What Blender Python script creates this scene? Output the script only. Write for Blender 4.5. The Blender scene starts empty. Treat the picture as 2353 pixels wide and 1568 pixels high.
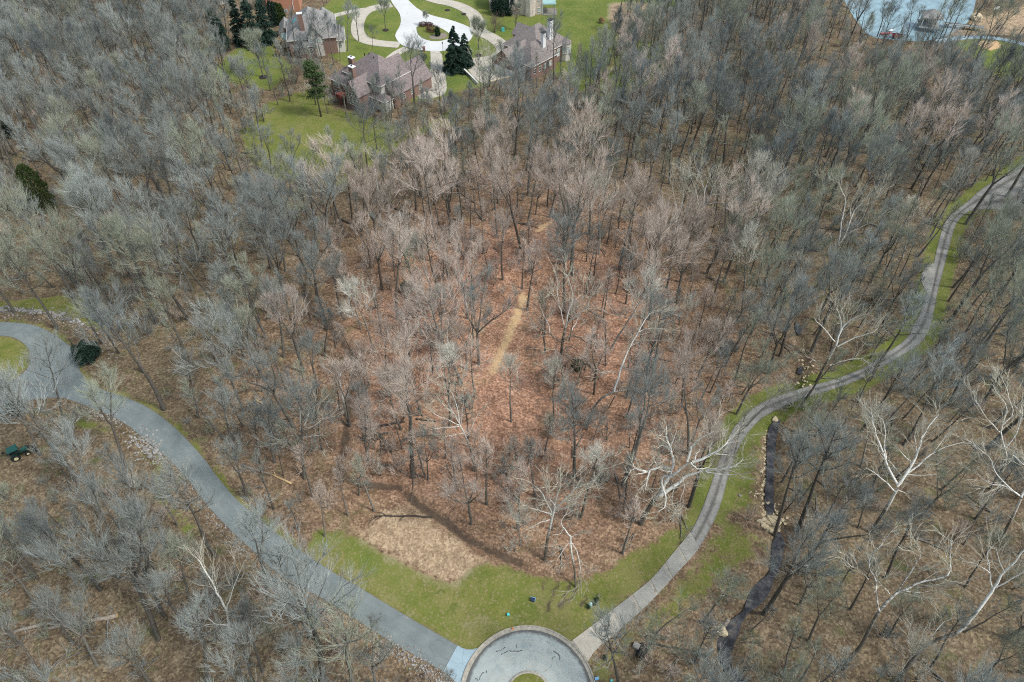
import bpy, math, random
import numpy as np
from mathutils import Vector, Matrix, Quaternion

# ------------------------------------------------------------------ camera, sky, sun, exposure
scene = bpy.context.scene
COL = scene.collection
CAM_H, CAM_DEP, CAM_F = 100.0, math.radians(47.0), 1568.7      # height, downward tilt, focal length in reference pixels (2353 wide)
cam_d = bpy.data.cameras.new('camera'); cam = bpy.data.objects.new('camera', cam_d); COL.objects.link(cam)
cam_d.sensor_width = 36.0; cam_d.lens = 36.0 * CAM_F / 2353.0; cam_d.clip_end = 6000.0; cam_d.clip_start = 0.5
cam.location = (0, 0, CAM_H); cam.rotation_euler = (math.radians(90) - CAM_DEP, 0, 0)
scene.camera = cam
SUN_EL, SUN_AZ = math.radians(50), math.radians(112)           # azimuth clockwise from +Y (the view direction)
world = bpy.data.worlds.new("World"); scene.world = world; world.use_nodes = True
nt = world.node_tree; nt.nodes.clear()
sky = nt.nodes.new('ShaderNodeTexSky'); sky.sky_type = 'NISHITA'; sky.sun_disc = False
sky.sun_elevation = SUN_EL; sky.sun_rotation = SUN_AZ; sky.air_density = 1.0; sky.dust_density = 2.0; sky.ozone_density = 1.0
hs_ = nt.nodes.new('ShaderNodeHueSaturation'); hs_.inputs['Saturation'].default_value = .6; hs_.inputs['Hue'].default_value = .485      # thin cloud: a paler sky
bg = nt.nodes.new('ShaderNodeBackground'); bg.inputs[1].default_value = 0.135
wo = nt.nodes.new('ShaderNodeOutputWorld'); nt.links.new(sky.outputs[0], hs_.inputs['Color']); nt.links.new(hs_.outputs[0], bg.inputs[0]); nt.links.new(bg.outputs[0], wo.inputs[0])
sun_d = bpy.data.lights.new('sun', 'SUN'); sun = bpy.data.objects.new('sun', sun_d); COL.objects.link(sun)
sun_d.energy = 1.5; sun_d.angle = math.radians(10); sun_d.color = (1.0, 0.975, 0.93)
to_sun = Vector((math.sin(SUN_AZ) * math.cos(SUN_EL), math.cos(SUN_AZ) * math.cos(SUN_EL), math.sin(SUN_EL)))
sun.rotation_euler = to_sun.to_track_quat('Z', 'Y').to_euler(); sun.location = (0, 0, 200)
vs = scene.view_settings; vs.view_transform = 'Standard'; vs.look = 'None'; vs.exposure = 0.72; vs.gamma = 1.0; vs.use_curve_mapping = False
scene.cycles.use_denoising = False; scene.cycles.filter_width = 1.1; scene.cycles.max_bounces = 4; scene.cycles.diffuse_bounces = 2; scene.cycles.glossy_bounces = 2; scene.cycles.transmission_bounces = 2

# ------------------------------------------------------------------ reading the survey: picture point -> ground point
_fw = np.array([0, math.cos(CAM_DEP), -math.sin(CAM_DEP)]); _up = np.array([0, math.sin(CAM_DEP), math.cos(CAM_DEP)])
def ray(x, y):
    return _fw - _up * ((y - 784.0) / CAM_F) + np.array([(x - 1176.5) / CAM_F, 0, 0])
def atz(x, y, z=0.0):
    d = ray(x, y); t = (z - CAM_H) / d[2]; return np.array([0, 0, CAM_H]) + d * t
def proj(p):
    q = np.asarray(p, float) - np.array([0, 0, CAM_H]); zc = q @ _fw
    return np.stack([1176.5 + CAM_F * q[..., 0] / zc, 784.0 - CAM_F * (q @ _up) / zc], -1), zc
def flat(pts): return np.array([atz(x, y)[:2] for x, y in pts])
def off(pts, s, ox, oy): return [(px * s + ox, py * s + oy) for px, py in pts]

# ------------------------------------------------------------------ numeric helpers
def seg_dist(P, L):
    """distance of points P (n,2) to polyline L (m,2)"""
    d = np.full(len(P), 1e9)
    for a, b in zip(L[:-1], L[1:]):
        ab = b - a; t = np.clip(((P - a) @ ab) / max(ab @ ab, 1e-9), 0, 1)
        d = np.minimum(d, np.hypot(*(P - (a + t[:, None] * ab)).T))
    return d
def inside(P, Q):
    r = np.zeros(len(P), bool); n = len(Q)
    for i in range(n):
        x1, y1 = Q[i]; x2, y2 = Q[(i + 1) % n]
        if y1 == y2: continue
        c = (P[:, 1] < y1) != (P[:, 1] < y2)
        r ^= c & (P[:, 0] < (x2 - x1) * (P[:, 1] - y1) / (y2 - y1) + x1)
    return r
def sdf(P, Q):
    """signed distance to polygon, positive inside; cheap outside its box"""
    out = np.full(len(P), -99.0)
    lo, hi = Q.min(0) - 12, Q.max(0) + 12
    m = ((P > lo) & (P < hi)).all(1)
    if m.any():
        p = P[m]; d = seg_dist(p, np.vstack([Q, Q[:1]])); out[m] = np.where(inside(p, Q), d, -d)
    return out
def resample(L, n):
    L = np.asarray(L, float); s = np.r_[0, np.cumsum(np.linalg.norm(np.diff(L, axis=0), axis=1))]
    t = np.linspace(0, s[-1], n); return np.stack([np.interp(t, s, L[:, k]) for k in range(L.shape[1])], 1)
def smooth(L, it=2):
    L = np.asarray(L, float)
    for _ in range(it):
        q = np.empty((2 * len(L) - 2, L.shape[1])); q[0::2] = L[:-1] * .75 + L[1:] * .25; q[1::2] = L[:-1] * .25 + L[1:] * .75
        L = np.vstack([L[:1], q, L[-1:]])
    return L
def sstep(a, b, x):
    t = np.clip((x - a) / (b - a), 0, 1); return t * t * (3 - 2 * t)

# ------------------------------------------------------------------ terrain
CIRC_C = None
creek_main_d = [(2010, 600), (1975, 623), (1925, 640), (1880, 652), (1834, 664), (1815, 685), (1828, 707), (1834, 749), (1840, 800), (1838, 856), (1815, 905), (1785, 965), (1776, 991), (1773, 1024), (1772, 1054), (1772, 1084), (1770, 1129), (1772, 1189), (1788, 1215), (1795, 1230), (1790, 1250), (1788, 1282), (1779, 1320), (1758, 1345), (1737, 1373), (1720, 1404), (1688, 1436), (1671, 1464), (1667, 1502), (1681, 1541), (1709, 1575), (1750, 1640)]
creek_main = smooth(flat(creek_main_d), 1)
creek_side = smooth(flat([(2330, 1020), (2260, 1030), (2180, 1022), (2100, 1035), (2030, 1034), (1960, 1010), (1880, 985), (1800, 972)]), 1)
gully_a = smooth(flat([(690, 640), (702, 683), (722, 722), (749, 744), (774, 766), (793, 796), (812, 821), (815, 850), (807, 887), (801, 909), (796, 960), (792, 1020), (776, 1082), (815, 1110), (885, 1117), (916, 1114), (927, 1128), (962, 1156), (990, 1177), (1028, 1198), (1063, 1226), (1108, 1257), (1196, 1292)]), 1)
def und(x, y):
    a = 0.55 * np.sin(x / 21 + 1.3) * np.cos(y / 27 + .4) + 0.35 * np.sin(x / 9.7 + y / 13.0) * np.cos(y / 11.3 - x / 17.)
    damp = sstep(12, 32, np.hypot(x - 2, y - 28)) * (1 - sstep(175, 195, y) * .8)
    return a * damp
def ground_z(x, y):
    x = np.atleast_1d(np.asarray(x, float)); y = np.atleast_1d(np.asarray(y, float)); P = np.stack([x, y], 1)
    z = und(x, y)
    near = (y > 5) & (y < 200)
    if near.any():
        p = P[near]
        z[near] -= 0.95 * (1 - sstep(.6, 2.0, seg_dist(p, creek_main))) + 0.5 * (1 - sstep(.4, 1.8, seg_dist(p, creek_side))) + 0.6 * (1 - sstep(.3, 1.7, seg_dist(p, gully_a)))
    return z
def gz(x, y): return float(ground_z(x, y)[0])
def G(x, y):
    z = 0.0
    for _ in range(3):
        p = atz(x, y, z); z = gz(p[0], p[1])
    return np.array([p[0], p[1], z])

# ------------------------------------------------------------------ object helpers
def setp(o, label=None, cat=None, group=None, kind=None):
    if label: o['label'] = label
    if cat: o['category'] = cat
    if group: o['group'] = group
    if kind: o['kind'] = kind
    return o
def link(o, parent=None):
    COL.objects.link(o)
    if parent is not None: o.parent = parent
    return o
def empty(name, loc=(0, 0, 0), rz=0, **k):
    o = bpy.data.objects.new(name, None); o.empty_display_size = .3; COL.objects.link(o)
    o.location = tuple(loc); o.rotation_euler = (0, 0, rz); return setp(o, **k)
def mesh_np(name, v, tris=None, quads=None, mats=(), smooth_shade=False, midx=None):
    v = np.asarray(v, np.float32)
    me = bpy.data.meshes.new(name)
    T = np.zeros((0, 3), np.int32) if tris is None or len(tris) == 0 else np.asarray(tris, np.int32)
    Q = np.zeros((0, 4), np.int32) if quads is None or len(quads) == 0 else np.asarray(quads, np.int32)
    me.vertices.add(len(v)); me.vertices.foreach_set('co', v.ravel())
    nl = T.size + Q.size; me.loops.add(nl); me.loops.foreach_set('vertex_index', np.r_[T.ravel(), Q.ravel()])
    npoly = len(T) + len(Q); me.polygons.add(npoly)
    st = np.r_[np.arange(len(T)) * 3, T.size + np.arange(len(Q)) * 4].astype(np.int32)
    me.polygons.foreach_set('loop_start', st)
    if midx is not None: me.polygons.foreach_set('material_index', np.asarray(midx, np.int32))
    me.polygons.foreach_set('use_smooth', np.full(npoly, bool(smooth_shade)))
    me.update(calc_edges=True); me.validate()
    for m in mats: me.materials.append(m)
    return me
class MB:
    """collects boxes, tubes and polygons into ONE mesh"""
    def __init__(s): s.v = []; s.f = []
    def add(s, v, f):
        b = len(s.v); s.v += [tuple(map(float, p)) for p in v]; s.f += [tuple(i + b for i in q) for q in f]; return s
    def box(s, c, d, rz=0, taper=1.0):
        x, y, z = d[0] / 2, d[1] / 2, d[2] / 2; ca, sa = math.cos(rz), math.sin(rz); V = []
        for zz, t in ((-z, 1), (z, taper)):
            for xx, yy in ((-x, -y), (x, -y), (x, y), (-x, y)):
                xx *= t; yy *= t; V.append((c[0] + xx * ca - yy * sa, c[1] + xx * sa + yy * ca, c[2] + zz))
        return s.add(V, [(3, 2, 1, 0), (4, 5, 6, 7), (0, 1, 5, 4), (1, 2, 6, 5), (2, 3, 7, 6), (3, 0, 4, 7)])
    def tube(s, pts, rad, k=8, cap=True):
        pts = [Vector(p) for p in pts]; n = len(pts); V = []; Fc = []
        rad = [rad] * n if isinstance(rad, (int, float)) else rad
        for i, p in enumerate(pts):
            d = (pts[min(i + 1, n - 1)] - pts[max(i - 1, 0)]).normalized(); a = d.orthogonal().normalized() if i == 0 else (a - d * a.dot(d)).normalized(); b = d.cross(a)
            for j in range(k):
                t = 2 * math.pi * j / k; V.append(p + (a * math.cos(t) + b * math.sin(t)) * rad[i])
        for i in range(n - 1):
            for j in range(k): Fc.append((i * k + j, i * k + (j + 1) % k, (i + 1) * k + (j + 1) % k, (i + 1) * k + j))
        if cap: Fc += [tuple(range(k - 1, -1, -1)), tuple((n - 1) * k + j for j in range(k))]
        return s.add(V, Fc)
    def wheel(s, c, axis, r, w, k=14):
        a = Vector(axis).normalized(); c = Vector(c)
        return s.tube([c - a * w / 2, c - a * w * .3, c + a * w * .3, c + a * w / 2], [r * .86, r, r, r * .86], k)
    def build(s, name, m, parent=None, smooth_shade=False):
        me = bpy.data.meshes.new(name); me.from_pydata(s.v, [], s.f); me.update()
        for mm in (m if isinstance(m, (list, tuple)) else [m]): me.materials.append(mm)
        if smooth_shade: me.polygons.foreach_set('use_smooth', [True] * len(me.polygons))
        return link(bpy.data.objects.new(name, me), parent)

# ------------------------------------------------------------------ materials
def newmat(name):
    m = bpy.data.materials.new(name); m.use_nodes = True; return m, m.node_tree, m.node_tree.nodes['Principled BSDF']
def N(t, k, **kw):
    n = t.nodes.new(k)
    for a, b in kw.items():
        if a == 'inp':
            for i, v in b.items(): n.inputs[i].default_value = v
        else: setattr(n, a, b)
    return n
def ramp(t, fac, stops, interp='LINEAR'):
    r = N(t, 'ShaderNodeValToRGB'); e = r.color_ramp; e.interpolation = interp
    while len(e.elements) < len(stops): e.elements.new(0.5)
    for el, (p, c) in zip(e.elements, stops): el.position = p; el.color = (*c, 1) if len(c) == 3 else c
    t.links.new(fac, r.inputs[0]); return r.outputs[0]
def mixc(t, fac, a, b, mode='MIX'):
    n = N(t, 'ShaderNodeMix', data_type='RGBA', blend_type=mode)
    for s, v in ((0, fac), (6, a), (7, b)):
        if isinstance(v, bpy.types.NodeSocket): t.links.new(v, n.inputs[s])
        elif isinstance(v, (int, float)): n.inputs[s].default_value = v
        else: n.inputs[s].default_value = (*v, 1)
    return n.outputs[2]
def mth(t, op, a, b=None, clamp=False):
    n = N(t, 'ShaderNodeMath', operation=op, use_clamp=clamp)
    for i, v in ((0, a), (1, b)):
        if v is None: continue
        if isinstance(v, bpy.types.NodeSocket): t.links.new(v, n.inputs[i])
        else: n.inputs[i].default_value = v
    return n.outputs[0]
def noise(t, vec, scale, detail=3, rough=.55, dist=0.0):
    n = N(t, 'ShaderNodeTexNoise', inp={'Scale': scale, 'Detail': detail, 'Roughness': rough, 'Distortion': dist})
    if vec is not None: t.links.new(vec, n.inputs['Vector'])
    return n.outputs['Fac']
def mapr(t, v, a, b, c=0.0, d=1.0):
    n = N(t, 'ShaderNodeMapRange', interpolation_type='SMOOTHSTEP', inp={1: a, 2: b, 3: c, 4: d}); t.links.new(v, n.inputs[0]); return n.outputs[0]
def simple(name, col, rough=.7, var=.25, scale=3.0, col2=None, metal=0.0, spec=.4, coord='Object', bump=0.0, rnd=0.0):
    m, t, p = newmat(name); tc = N(t, 'ShaderNodeTexCoord').outputs[coord]
    f = noise(t, tc, scale, 5, .6)
    c2 = col2 or tuple(c * (1 - var) for c in col); c1 = tuple(min(1, c * (1 + var * .6)) for c in col)
    c = ramp(t, f, [(.3, c2), (.7, c1)])
    if rnd:
        oi = N(t, 'ShaderNodeObjectInfo').outputs['Random']; c = mixc(t, 1.0, c, ramp(t, oi, [(0, (1 - rnd,) * 3), (1, (1 + rnd,) * 3)]), 'MULTIPLY')
    t.links.new(c, p.inputs['Base Color']); p.inputs['Roughness'].default_value = rough; p.inputs['Metallic'].default_value = metal
    p.inputs['Specular IOR Level'].default_value = spec
    if bump:
        b = N(t, 'ShaderNodeBump', inp={'Strength': bump, 'Distance': .02}); t.links.new(f, b.inputs['Height']); t.links.new(b.outputs[0], p.inputs['Normal'])
    return m
M = {}
def bark_mat(name, dark, light, rnd=.28):
    m, t, p = newmat(name); tc = N(t, 'ShaderNodeTexCoord').outputs['Object']
    mp = N(t, 'ShaderNodeMapping', inp={'Scale': (1, 1, .25)}); t.links.new(tc, mp.inputs[0])
    f = noise(t, mp.outputs[0], 5.0, 5, .65)
    c = ramp(t, f, [(.3, dark), (.72, light)])
    oi = N(t, 'ShaderNodeObjectInfo').outputs['Random']
    c = mixc(t, 1.0, c, ramp(t, oi, [(0, (1 - rnd,) * 3), (.5, (1.0, .99, .97)), (1, (1 + rnd,) * 3)]), 'MULTIPLY')
    t.links.new(c, p.inputs['Base Color']); p.inputs['Roughness'].default_value = .9; p.inputs['Specular IOR Level'].default_value = .15
    return m
M['bark'] = bark_mat('bark_grey_brown', (.085, .078, .066), (.235, .225, .195))
M['bark_dark'] = bark_mat('bark_dark', (.07, .064, .055), (.17, .158, .136))
M['bark_pale'] = bark_mat('bark_pale', (.17, .165, .145), (.40, .39, .35))
TW = {'grey': (.33, .36, .335), 'pinkish': (.60, .515, .44), 'olive': (.37, .40, .31), 'pale': (.58, .57, .49), 'dark': (.215, .245, .238)}  # grey and dark hold painted far haze and corner darkening
for k, c in TW.items(): M['twig_' + k] = bark_mat('twig_' + k, tuple(x * .55 for x in c), tuple(min(.85, x * 1.3) for x in c), .22)
def sycamore_mat():
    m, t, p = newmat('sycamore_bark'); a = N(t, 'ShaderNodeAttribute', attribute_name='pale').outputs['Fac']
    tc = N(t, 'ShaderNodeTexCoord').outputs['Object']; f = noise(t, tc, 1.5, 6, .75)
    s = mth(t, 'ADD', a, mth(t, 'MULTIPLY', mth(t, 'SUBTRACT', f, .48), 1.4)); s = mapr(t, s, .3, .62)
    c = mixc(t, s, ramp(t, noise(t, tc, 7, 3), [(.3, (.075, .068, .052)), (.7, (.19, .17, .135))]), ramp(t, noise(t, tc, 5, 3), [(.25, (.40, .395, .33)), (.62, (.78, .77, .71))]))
    t.links.new(c, p.inputs['Base Color']); p.inputs['Roughness'].default_value = .75; p.inputs['Specular IOR Level'].default_value = .2
    return m
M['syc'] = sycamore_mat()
M['syc_twig'] = bark_mat('sycamore_twig', (.36, .34, .26), (.60, .58, .48), .1)
M['needle'] = simple('spruce_needles', (.030, .062, .045), .85, .5, 1.4, spec=.2, rnd=.15)
M['needle_y'] = simple('cedar_foliage', (.060, .095, .028), .85, .5, 1.4, spec=.2, rnd=.1)
M['needle_p'] = simple('pine_needles', (.075, .115, .045), .85, .5, 1.2, spec=.2)
M['boxwood'] = simple('boxwood_leaves', (.035, .07, .03), .8, .5, 4, spec=.25, rnd=.2)
M['bluegreen'] = simple('blue_spruce_leaves', (.05, .13, .10), .8, .4, 4, spec=.25)
M['drygrass'] = simple('dry_grass', (.48, .36, .19), .9, .35, 3)
M['brownbush'] = bark_mat('brown_shrub_twigs', (.13, .10, .08), (.25, .20, .165), .1)
M['redbush'] = simple('red_brown_leaves', (.10, .045, .035), .85, .4, 4)

def wpos(t): return N(t, 'ShaderNodeNewGeometry').outputs['Position']
def ground_mat():
    m, t, p = newmat('ground'); P = wpos(t)
    A = N(t, 'ShaderNodeVertexColor', layer_name='zone').outputs['Color']; sp = N(t, 'ShaderNodeSeparateColor'); t.links.new(A, sp.inputs[0])
    lawn, straw, mud = sp.outputs[0], sp.outputs[1], sp.outputs[2]
    B = N(t, 'ShaderNodeVertexColor', layer_name='zone2').outputs['Color']; sq = N(t, 'ShaderNodeSeparateColor'); t.links.new(B, sq.inputs[0])
    sand, green, red = sq.outputs[0], sq.outputs[1], sq.outputs[2]
    n_fine, n_mid, n_big = noise(t, P, 2.6, 6, .75), noise(t, P, .45, 5, .65), noise(t, P, .07, 4, .6)
    vo = N(t, 'ShaderNodeTexVoronoi', inp={'Scale': 3.4, 'Randomness': 1.0}); t.links.new(P, vo.inputs['Vector'])
    vr = N(t, 'ShaderNodeSeparateColor'); t.links.new(vo.outputs['Color'], vr.inputs[0])
    # leaf litter
    lit = ramp(t, n_fine, [(.25, (.10, .072, .054)), (.45, (.215, .155, .118)), (.62, (.32, .235, .18)), (.8, (.44, .335, .255))])
    leaf = ramp(t, vr.outputs[0], [(0, (.11, .078, .058)), (.35, (.235, .165, .122)), (.7, (.36, .26, .195)), (1, (.58, .44, .32))])
    lit = mixc(t, .58, lit, leaf)
    lit = mixc(t, mapr(t, n_mid, .35, .7), mixc(t, 1.0, lit, (.70, .68, .65), 'MULTIPLY'), lit)
    lit = mixc(t, mapr(t, n_big, .35, .65, 0, .45), lit, mixc(t, 1.0, lit, (.98, 1.02, .92), 'MULTIPLY'))
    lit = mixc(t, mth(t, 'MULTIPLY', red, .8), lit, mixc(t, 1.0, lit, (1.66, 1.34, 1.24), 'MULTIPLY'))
    lit = mixc(t, mapr(t, noise(t, P, .16, 4, .6), .56, .75, 0, .4), lit, (.20, .195, .10)); lit = mixc(t, mth(t, 'MULTIPLY', mth(t, 'SUBTRACT', 1.0, red), mapr(t, noise(t, P, .23, 5, .7), .54, .68, 0, .55)), lit, (.125, .155, .06)); lit = mixc(t, mapr(t, noise(t, P, .31, 5, .7, .6), .58, .72, 0, .55), lit, (.47, .355, .25)); lit = mixc(t, mapr(t, noise(t, P, .19, 5, .7, 1.2), .57, .72, 0, .5), lit, (.12, .085, .062))
    lit = mixc(t, mth(t, 'SUBTRACT', 1.0, red), lit, mixc(t, 1.0, lit, (.71, .78, .72), 'MULTIPLY'))  # darkened view corners, painted into the litter colour
    # bare soil showing through
    lit = mixc(t, mapr(t, noise(t, P, .11, 5, .7, 1.0), .56, .72, 0, .6), lit, mixc(t, n_fine, (.085, .056, .040), (.16, .105, .075)))
    # pale straw-like leaf drift
    st = mixc(t, .5, ramp(t, n_fine, [(.3, (.27, .185, .11)), (.7, (.58, .44, .27))]), ramp(t, vr.outputs[1], [(0, (.16, .105, .07)), (1, (.68, .53, .36))])); st = mixc(t, mapr(t, n_mid, .40, .58, .45, 0), st, lit)
    e = mth(t, 'ADD', mth(t, 'MULTIPLY', mth(t, 'SUBTRACT', n_mid, .5), 1.0), mth(t, 'MULTIPLY', mth(t, 'SUBTRACT', n_fine, .5), .6))
    lit = mixc(t, 1.0, lit, (1.10, 1.06, 1.02), 'MULTIPLY'); c = mixc(t, mapr(t, mth(t, 'ADD', straw, e), .35, .65), lit, st)
    # grass: olive, straw and green patches
    gr = ramp(t, n_mid, [(.25, (.32, .285, .14)), (.42, (.24, .245, .085)), (.56, (.175, .205, .05)), (.76, (.095, .145, .028))])
    gr = mixc(t, mapr(t, noise(t, P, .14, 4, .6), .44, .60, 0, .8), gr, (.36, .31, .185)); gr = mixc(t, mapr(t, noise(t, P, .21, 4, .6, .8), .53, .64, 0, .75), gr, (.095, .145, .03)); gr = mixc(t, .42, gr, ramp(t, n_fine, [(.3, (.10, .12, .035)), (.7, (.36, .33, .17))]))
    gg = ramp(t, noise(t, P, .12, 5, .65), [(.3, (.30, .30, .12)), (.5, (.19, .245, .075)), (.75, (.10, .175, .045))])
    gg = mixc(t, .3, gg, ramp(t, n_fine, [(.3, (.07, .12, .03)), (.7, (.25, .27, .10))]))
    gr = mixc(t, green, gr, gg); gr = mixc(t, 1.0, gr, (.78, .80, .56), 'MULTIPLY'); gr = mixc(t, mapr(t, vr.outputs[2], .80, .95, 0, .35), gr, (.36, .27, .17))
    gr = mixc(t, mapr(t, mth(t, 'ADD', straw, mth(t, 'MULTIPLY', e, .8)), .2, .6, 0, .8), gr, (.35, .30, .185)); c = mixc(t, mapr(t, mth(t, 'ADD', lawn, e), .38, .66), c, gr)
    # mud in gullies, ruts and tracks
    md = mixc(t, n_fine, (.05, .038, .028), (.135, .10, .072))
    c = mixc(t, mapr(t, mth(t, 'ADD', mud, mth(t, 'MULTIPLY', e, 1.5)), .42, .85, 0, .85), c, md)
    sd = ramp(t, n_fine, [(.3, (.44, .28, .14)), (.7, (.74, .53, .30))])
    c = mixc(t, mapr(t, mth(t, 'ADD', sand, mth(t, 'MULTIPLY', e, .8)), .38, .72), c, sd)
    t.links.new(c, p.inputs['Base Color']); p.inputs['Roughness'].default_value = .95; p.inputs['Specular IOR Level'].default_value = .1
    b = N(t, 'ShaderNodeBump', inp={'Strength': .5, 'Distance': .08}); t.links.new(mth(t, 'ADD', n_fine, vr.outputs[2]), b.inputs['Height']); t.links.new(b.outputs[0], p.inputs['Normal'])
    return m
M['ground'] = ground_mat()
def paving(name, stops, big=.35, fine=9.0, stripe=None, spec=.3):
    """road surfaces; the attribute 'across' runs 0..1 between the edges"""
    m, t, p = newmat(name); P = wpos(t)
    n1, n2, n3 = noise(t, P, big, 5, .6), noise(t, P, fine, 4, .7), noise(t, P, 1.6, 5, .65)
    c = ramp(t, mth(t, 'ADD', mth(t, 'MULTIPLY', n1, .6), mth(t, 'MULTIPLY', n2, .4)), stops)
    a = N(t, 'ShaderNodeAttribute', attribute_name='across').outputs['Fac']
    if stripe:
        d = mth(t, 'ABSOLUTE', mth(t, 'SUBTRACT', a, .5)); w = mth(t, 'ADD', d, mth(t, 'MULTIPLY', mth(t, 'SUBTRACT', n3, .5), .22))
        c = mixc(t, mapr(t, w, .02, .20, .75, 0), c, stripe)
        c = mixc(t, mapr(t, w, .38, .52, 0, .6), c, stripe)
        c = mixc(t, mapr(t, noise(t, P, .5, 4, .6, .5), .55, .7, 0, .6), c, stripe)
    else:
        d = mth(t, 'ABSOLUTE', mth(t, 'SUBTRACT', a, .5))
        tr = mapr(t, mth(t, 'ABSOLUTE', mth(t, 'SUBTRACT', d, .22)), .0, .12, .25, 0); cr_ = N(t, 'ShaderNodeTexVoronoi', feature='DISTANCE_TO_EDGE', inp={'Scale': .22, 'Randomness': 1.0}); wv = N(t, 'ShaderNodeVectorMath', operation='ADD'); t.links.new(P, wv.inputs[0]); nv = N(t, 'ShaderNodeTexNoise', inp={'Scale': .9, 'Detail': 4.0}); t.links.new(P, nv.inputs['Vector']); t.links.new(nv.outputs['Color'], wv.inputs[1]); t.links.new(wv.outputs[0], cr_.inputs['Vector']); c = mixc(t, mapr(t, cr_.outputs['Distance'], .004, .011, .20, 0), c, (.07, .07, .065)); c = mixc(t, mapr(t, noise(t, P, .28, 5, .7), .55, .70, 0, .30), c, mixc(t, 1.0, c, (.70, .71, .72), 'MULTIPLY'))
        c = mixc(t, tr, c, mixc(t, 1.0, c, (1.25, 1.25, 1.25), 'MULTIPLY'))
        w = mth(t, 'ADD', d, mth(t, 'MULTIPLY', mth(t, 'SUBTRACT', n3, .5), .09)); c = mixc(t, mapr(t, w, .46, .5, 0, .5), c, (.15, .12, .09))
    t.links.new(c, p.inputs['Base Color']); p.inputs['Roughness'].default_value = .85; p.inputs['Specular IOR Level'].default_value = spec
    b = N(t, 'ShaderNodeBump', inp={'Strength': .25, 'Distance': .02}); t.links.new(n2, b.inputs['Height']); t.links.new(b.outputs[0], p.inputs['Normal'])
    return m
M['asphalt'] = paving('asphalt', [(.32, (.145, .176, .176)), (.5, (.192, .225, .222)), (.68, (.245, .275, .268))])
M['gravel'] = paving('gravel_track', [(.3, (.19, .188, .172)), (.5, (.285, .283, .258)), (.7, (.39, .385, .35))], stripe=(.105, .097, .085))
M['old_conc'] = paving('weathered_concrete', [(.3, (.25, .245, .215)), (.5, (.34, .335, .295)), (.7, (.44, .43, .38))], big=.6)
M['new_conc'] = paving('fresh_concrete', [(.3, (.29, .40, .45)), (.7, (.37, .48, .53))])
M['white_conc'] = paving('bright_concrete', [(.3, (.54, .55, .54)), (.7, (.70, .71, .69))], big=.12)
M['walk_conc'] = paving('aggregate_drive', [(.3, (.40, .37, .30)), (.5, (.50, .46, .38)), (.7, (.60, .56, .47))], big=.5)
M['kerb'] = simple('kerb_concrete', (.40, .375, .31), .85, .35, 2.0, bump=.3)
M['water'] = None
def water(name, col, rough=.08, bump=.15, sc=1.5):
    m, t, p = newmat(name); P = wpos(t); f = noise(t, P, sc, 4, .6)
    t.links.new(ramp(t, noise(t, P, .8, 5, .7), [(.38, tuple(c * .5 for c in col)), (.52, col), (.66, tuple(c * x for c, x in zip(col, (2.3, 2.0, 1.6))))]) if name == 'creek_water' else ramp(t, noise(t, P, .35, 4, .6), [(.35, tuple(c * .6 for c in col)), (.7, col)]), p.inputs['Base Color'])
    p.inputs['Roughness'].default_value = rough; p.inputs['Specular IOR Level'].default_value = .5; p.inputs['IOR'].default_value = 1.33
    b = N(t, 'ShaderNodeBump', inp={'Strength': bump, 'Distance': .05}); t.links.new(f, b.inputs['Height']); t.links.new(b.outputs[0], p.inputs['Normal']); return m
M['creek'] = water('creek_water', (.07, .072, .078))
M['lake'] = water('lake_water', (.30, .45, .50), .2, .3, .8)
def cds_mat():
    m, t, p = newmat('turning_circle_concrete'); P = wpos(t)
    r = N(t, 'ShaderNodeAttribute', attribute_name='across').outputs['Fac']
    n1, n2 = noise(t, P, .5, 5, .65, .4), noise(t, P, 8, 4, .7)
    c = ramp(t, mth(t, 'ADD', mth(t, 'MULTIPLY', n1, .65), mth(t, 'MULTIPLY', n2, .35)), [(.34, (.26, .31, .305)), (.5, (.34, .39, .375)), (.66, (.42, .465, .445))])
    rings = noise(t, None, 26, 2, .6); cmb = N(t, 'ShaderNodeCombineXYZ'); t.links.new(r, cmb.inputs[0]); t.links.new(mth(t, 'MULTIPLY', noise(t, P, .15, 2), .15), cmb.inputs[1])
    rn = N(t, 'ShaderNodeTexNoise', inp={'Scale': 22.0, 'Detail': 3.0}); t.links.new(cmb.outputs[0], rn.inputs['Vector'])
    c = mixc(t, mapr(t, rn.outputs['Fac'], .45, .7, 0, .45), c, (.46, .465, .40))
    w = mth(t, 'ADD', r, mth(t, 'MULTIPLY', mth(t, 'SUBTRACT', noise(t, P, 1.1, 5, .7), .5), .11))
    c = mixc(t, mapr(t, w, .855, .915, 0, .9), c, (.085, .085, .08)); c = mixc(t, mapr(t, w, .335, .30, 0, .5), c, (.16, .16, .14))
    t.links.new(c, p.inputs['Base Color']); p.inputs['Roughness'].default_value = .8; return m
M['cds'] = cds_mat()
M['tar'] = simple('crack_dirt', (.11, .118, .115), .9, .4, 6)
M['rock'] = simple('limestone', (.31, .30, .275), .9, .4, 3.0, rnd=.35)
M['cream_rock'] = simple('cream_limestone', (.62, .52, .34), .9, .3, 3.0, rnd=.25)
M['log'] = simple('weathered_log', (.30, .26, .21), .9, .45, 2.5, rnd=.2)
M['log_dark'] = simple('dark_log', (.06, .052, .045), .9, .4, 2.5)
M['cut_wood'] = simple('fresh_wood', (.58, .42, .22), .8, .25, 4)
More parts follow.
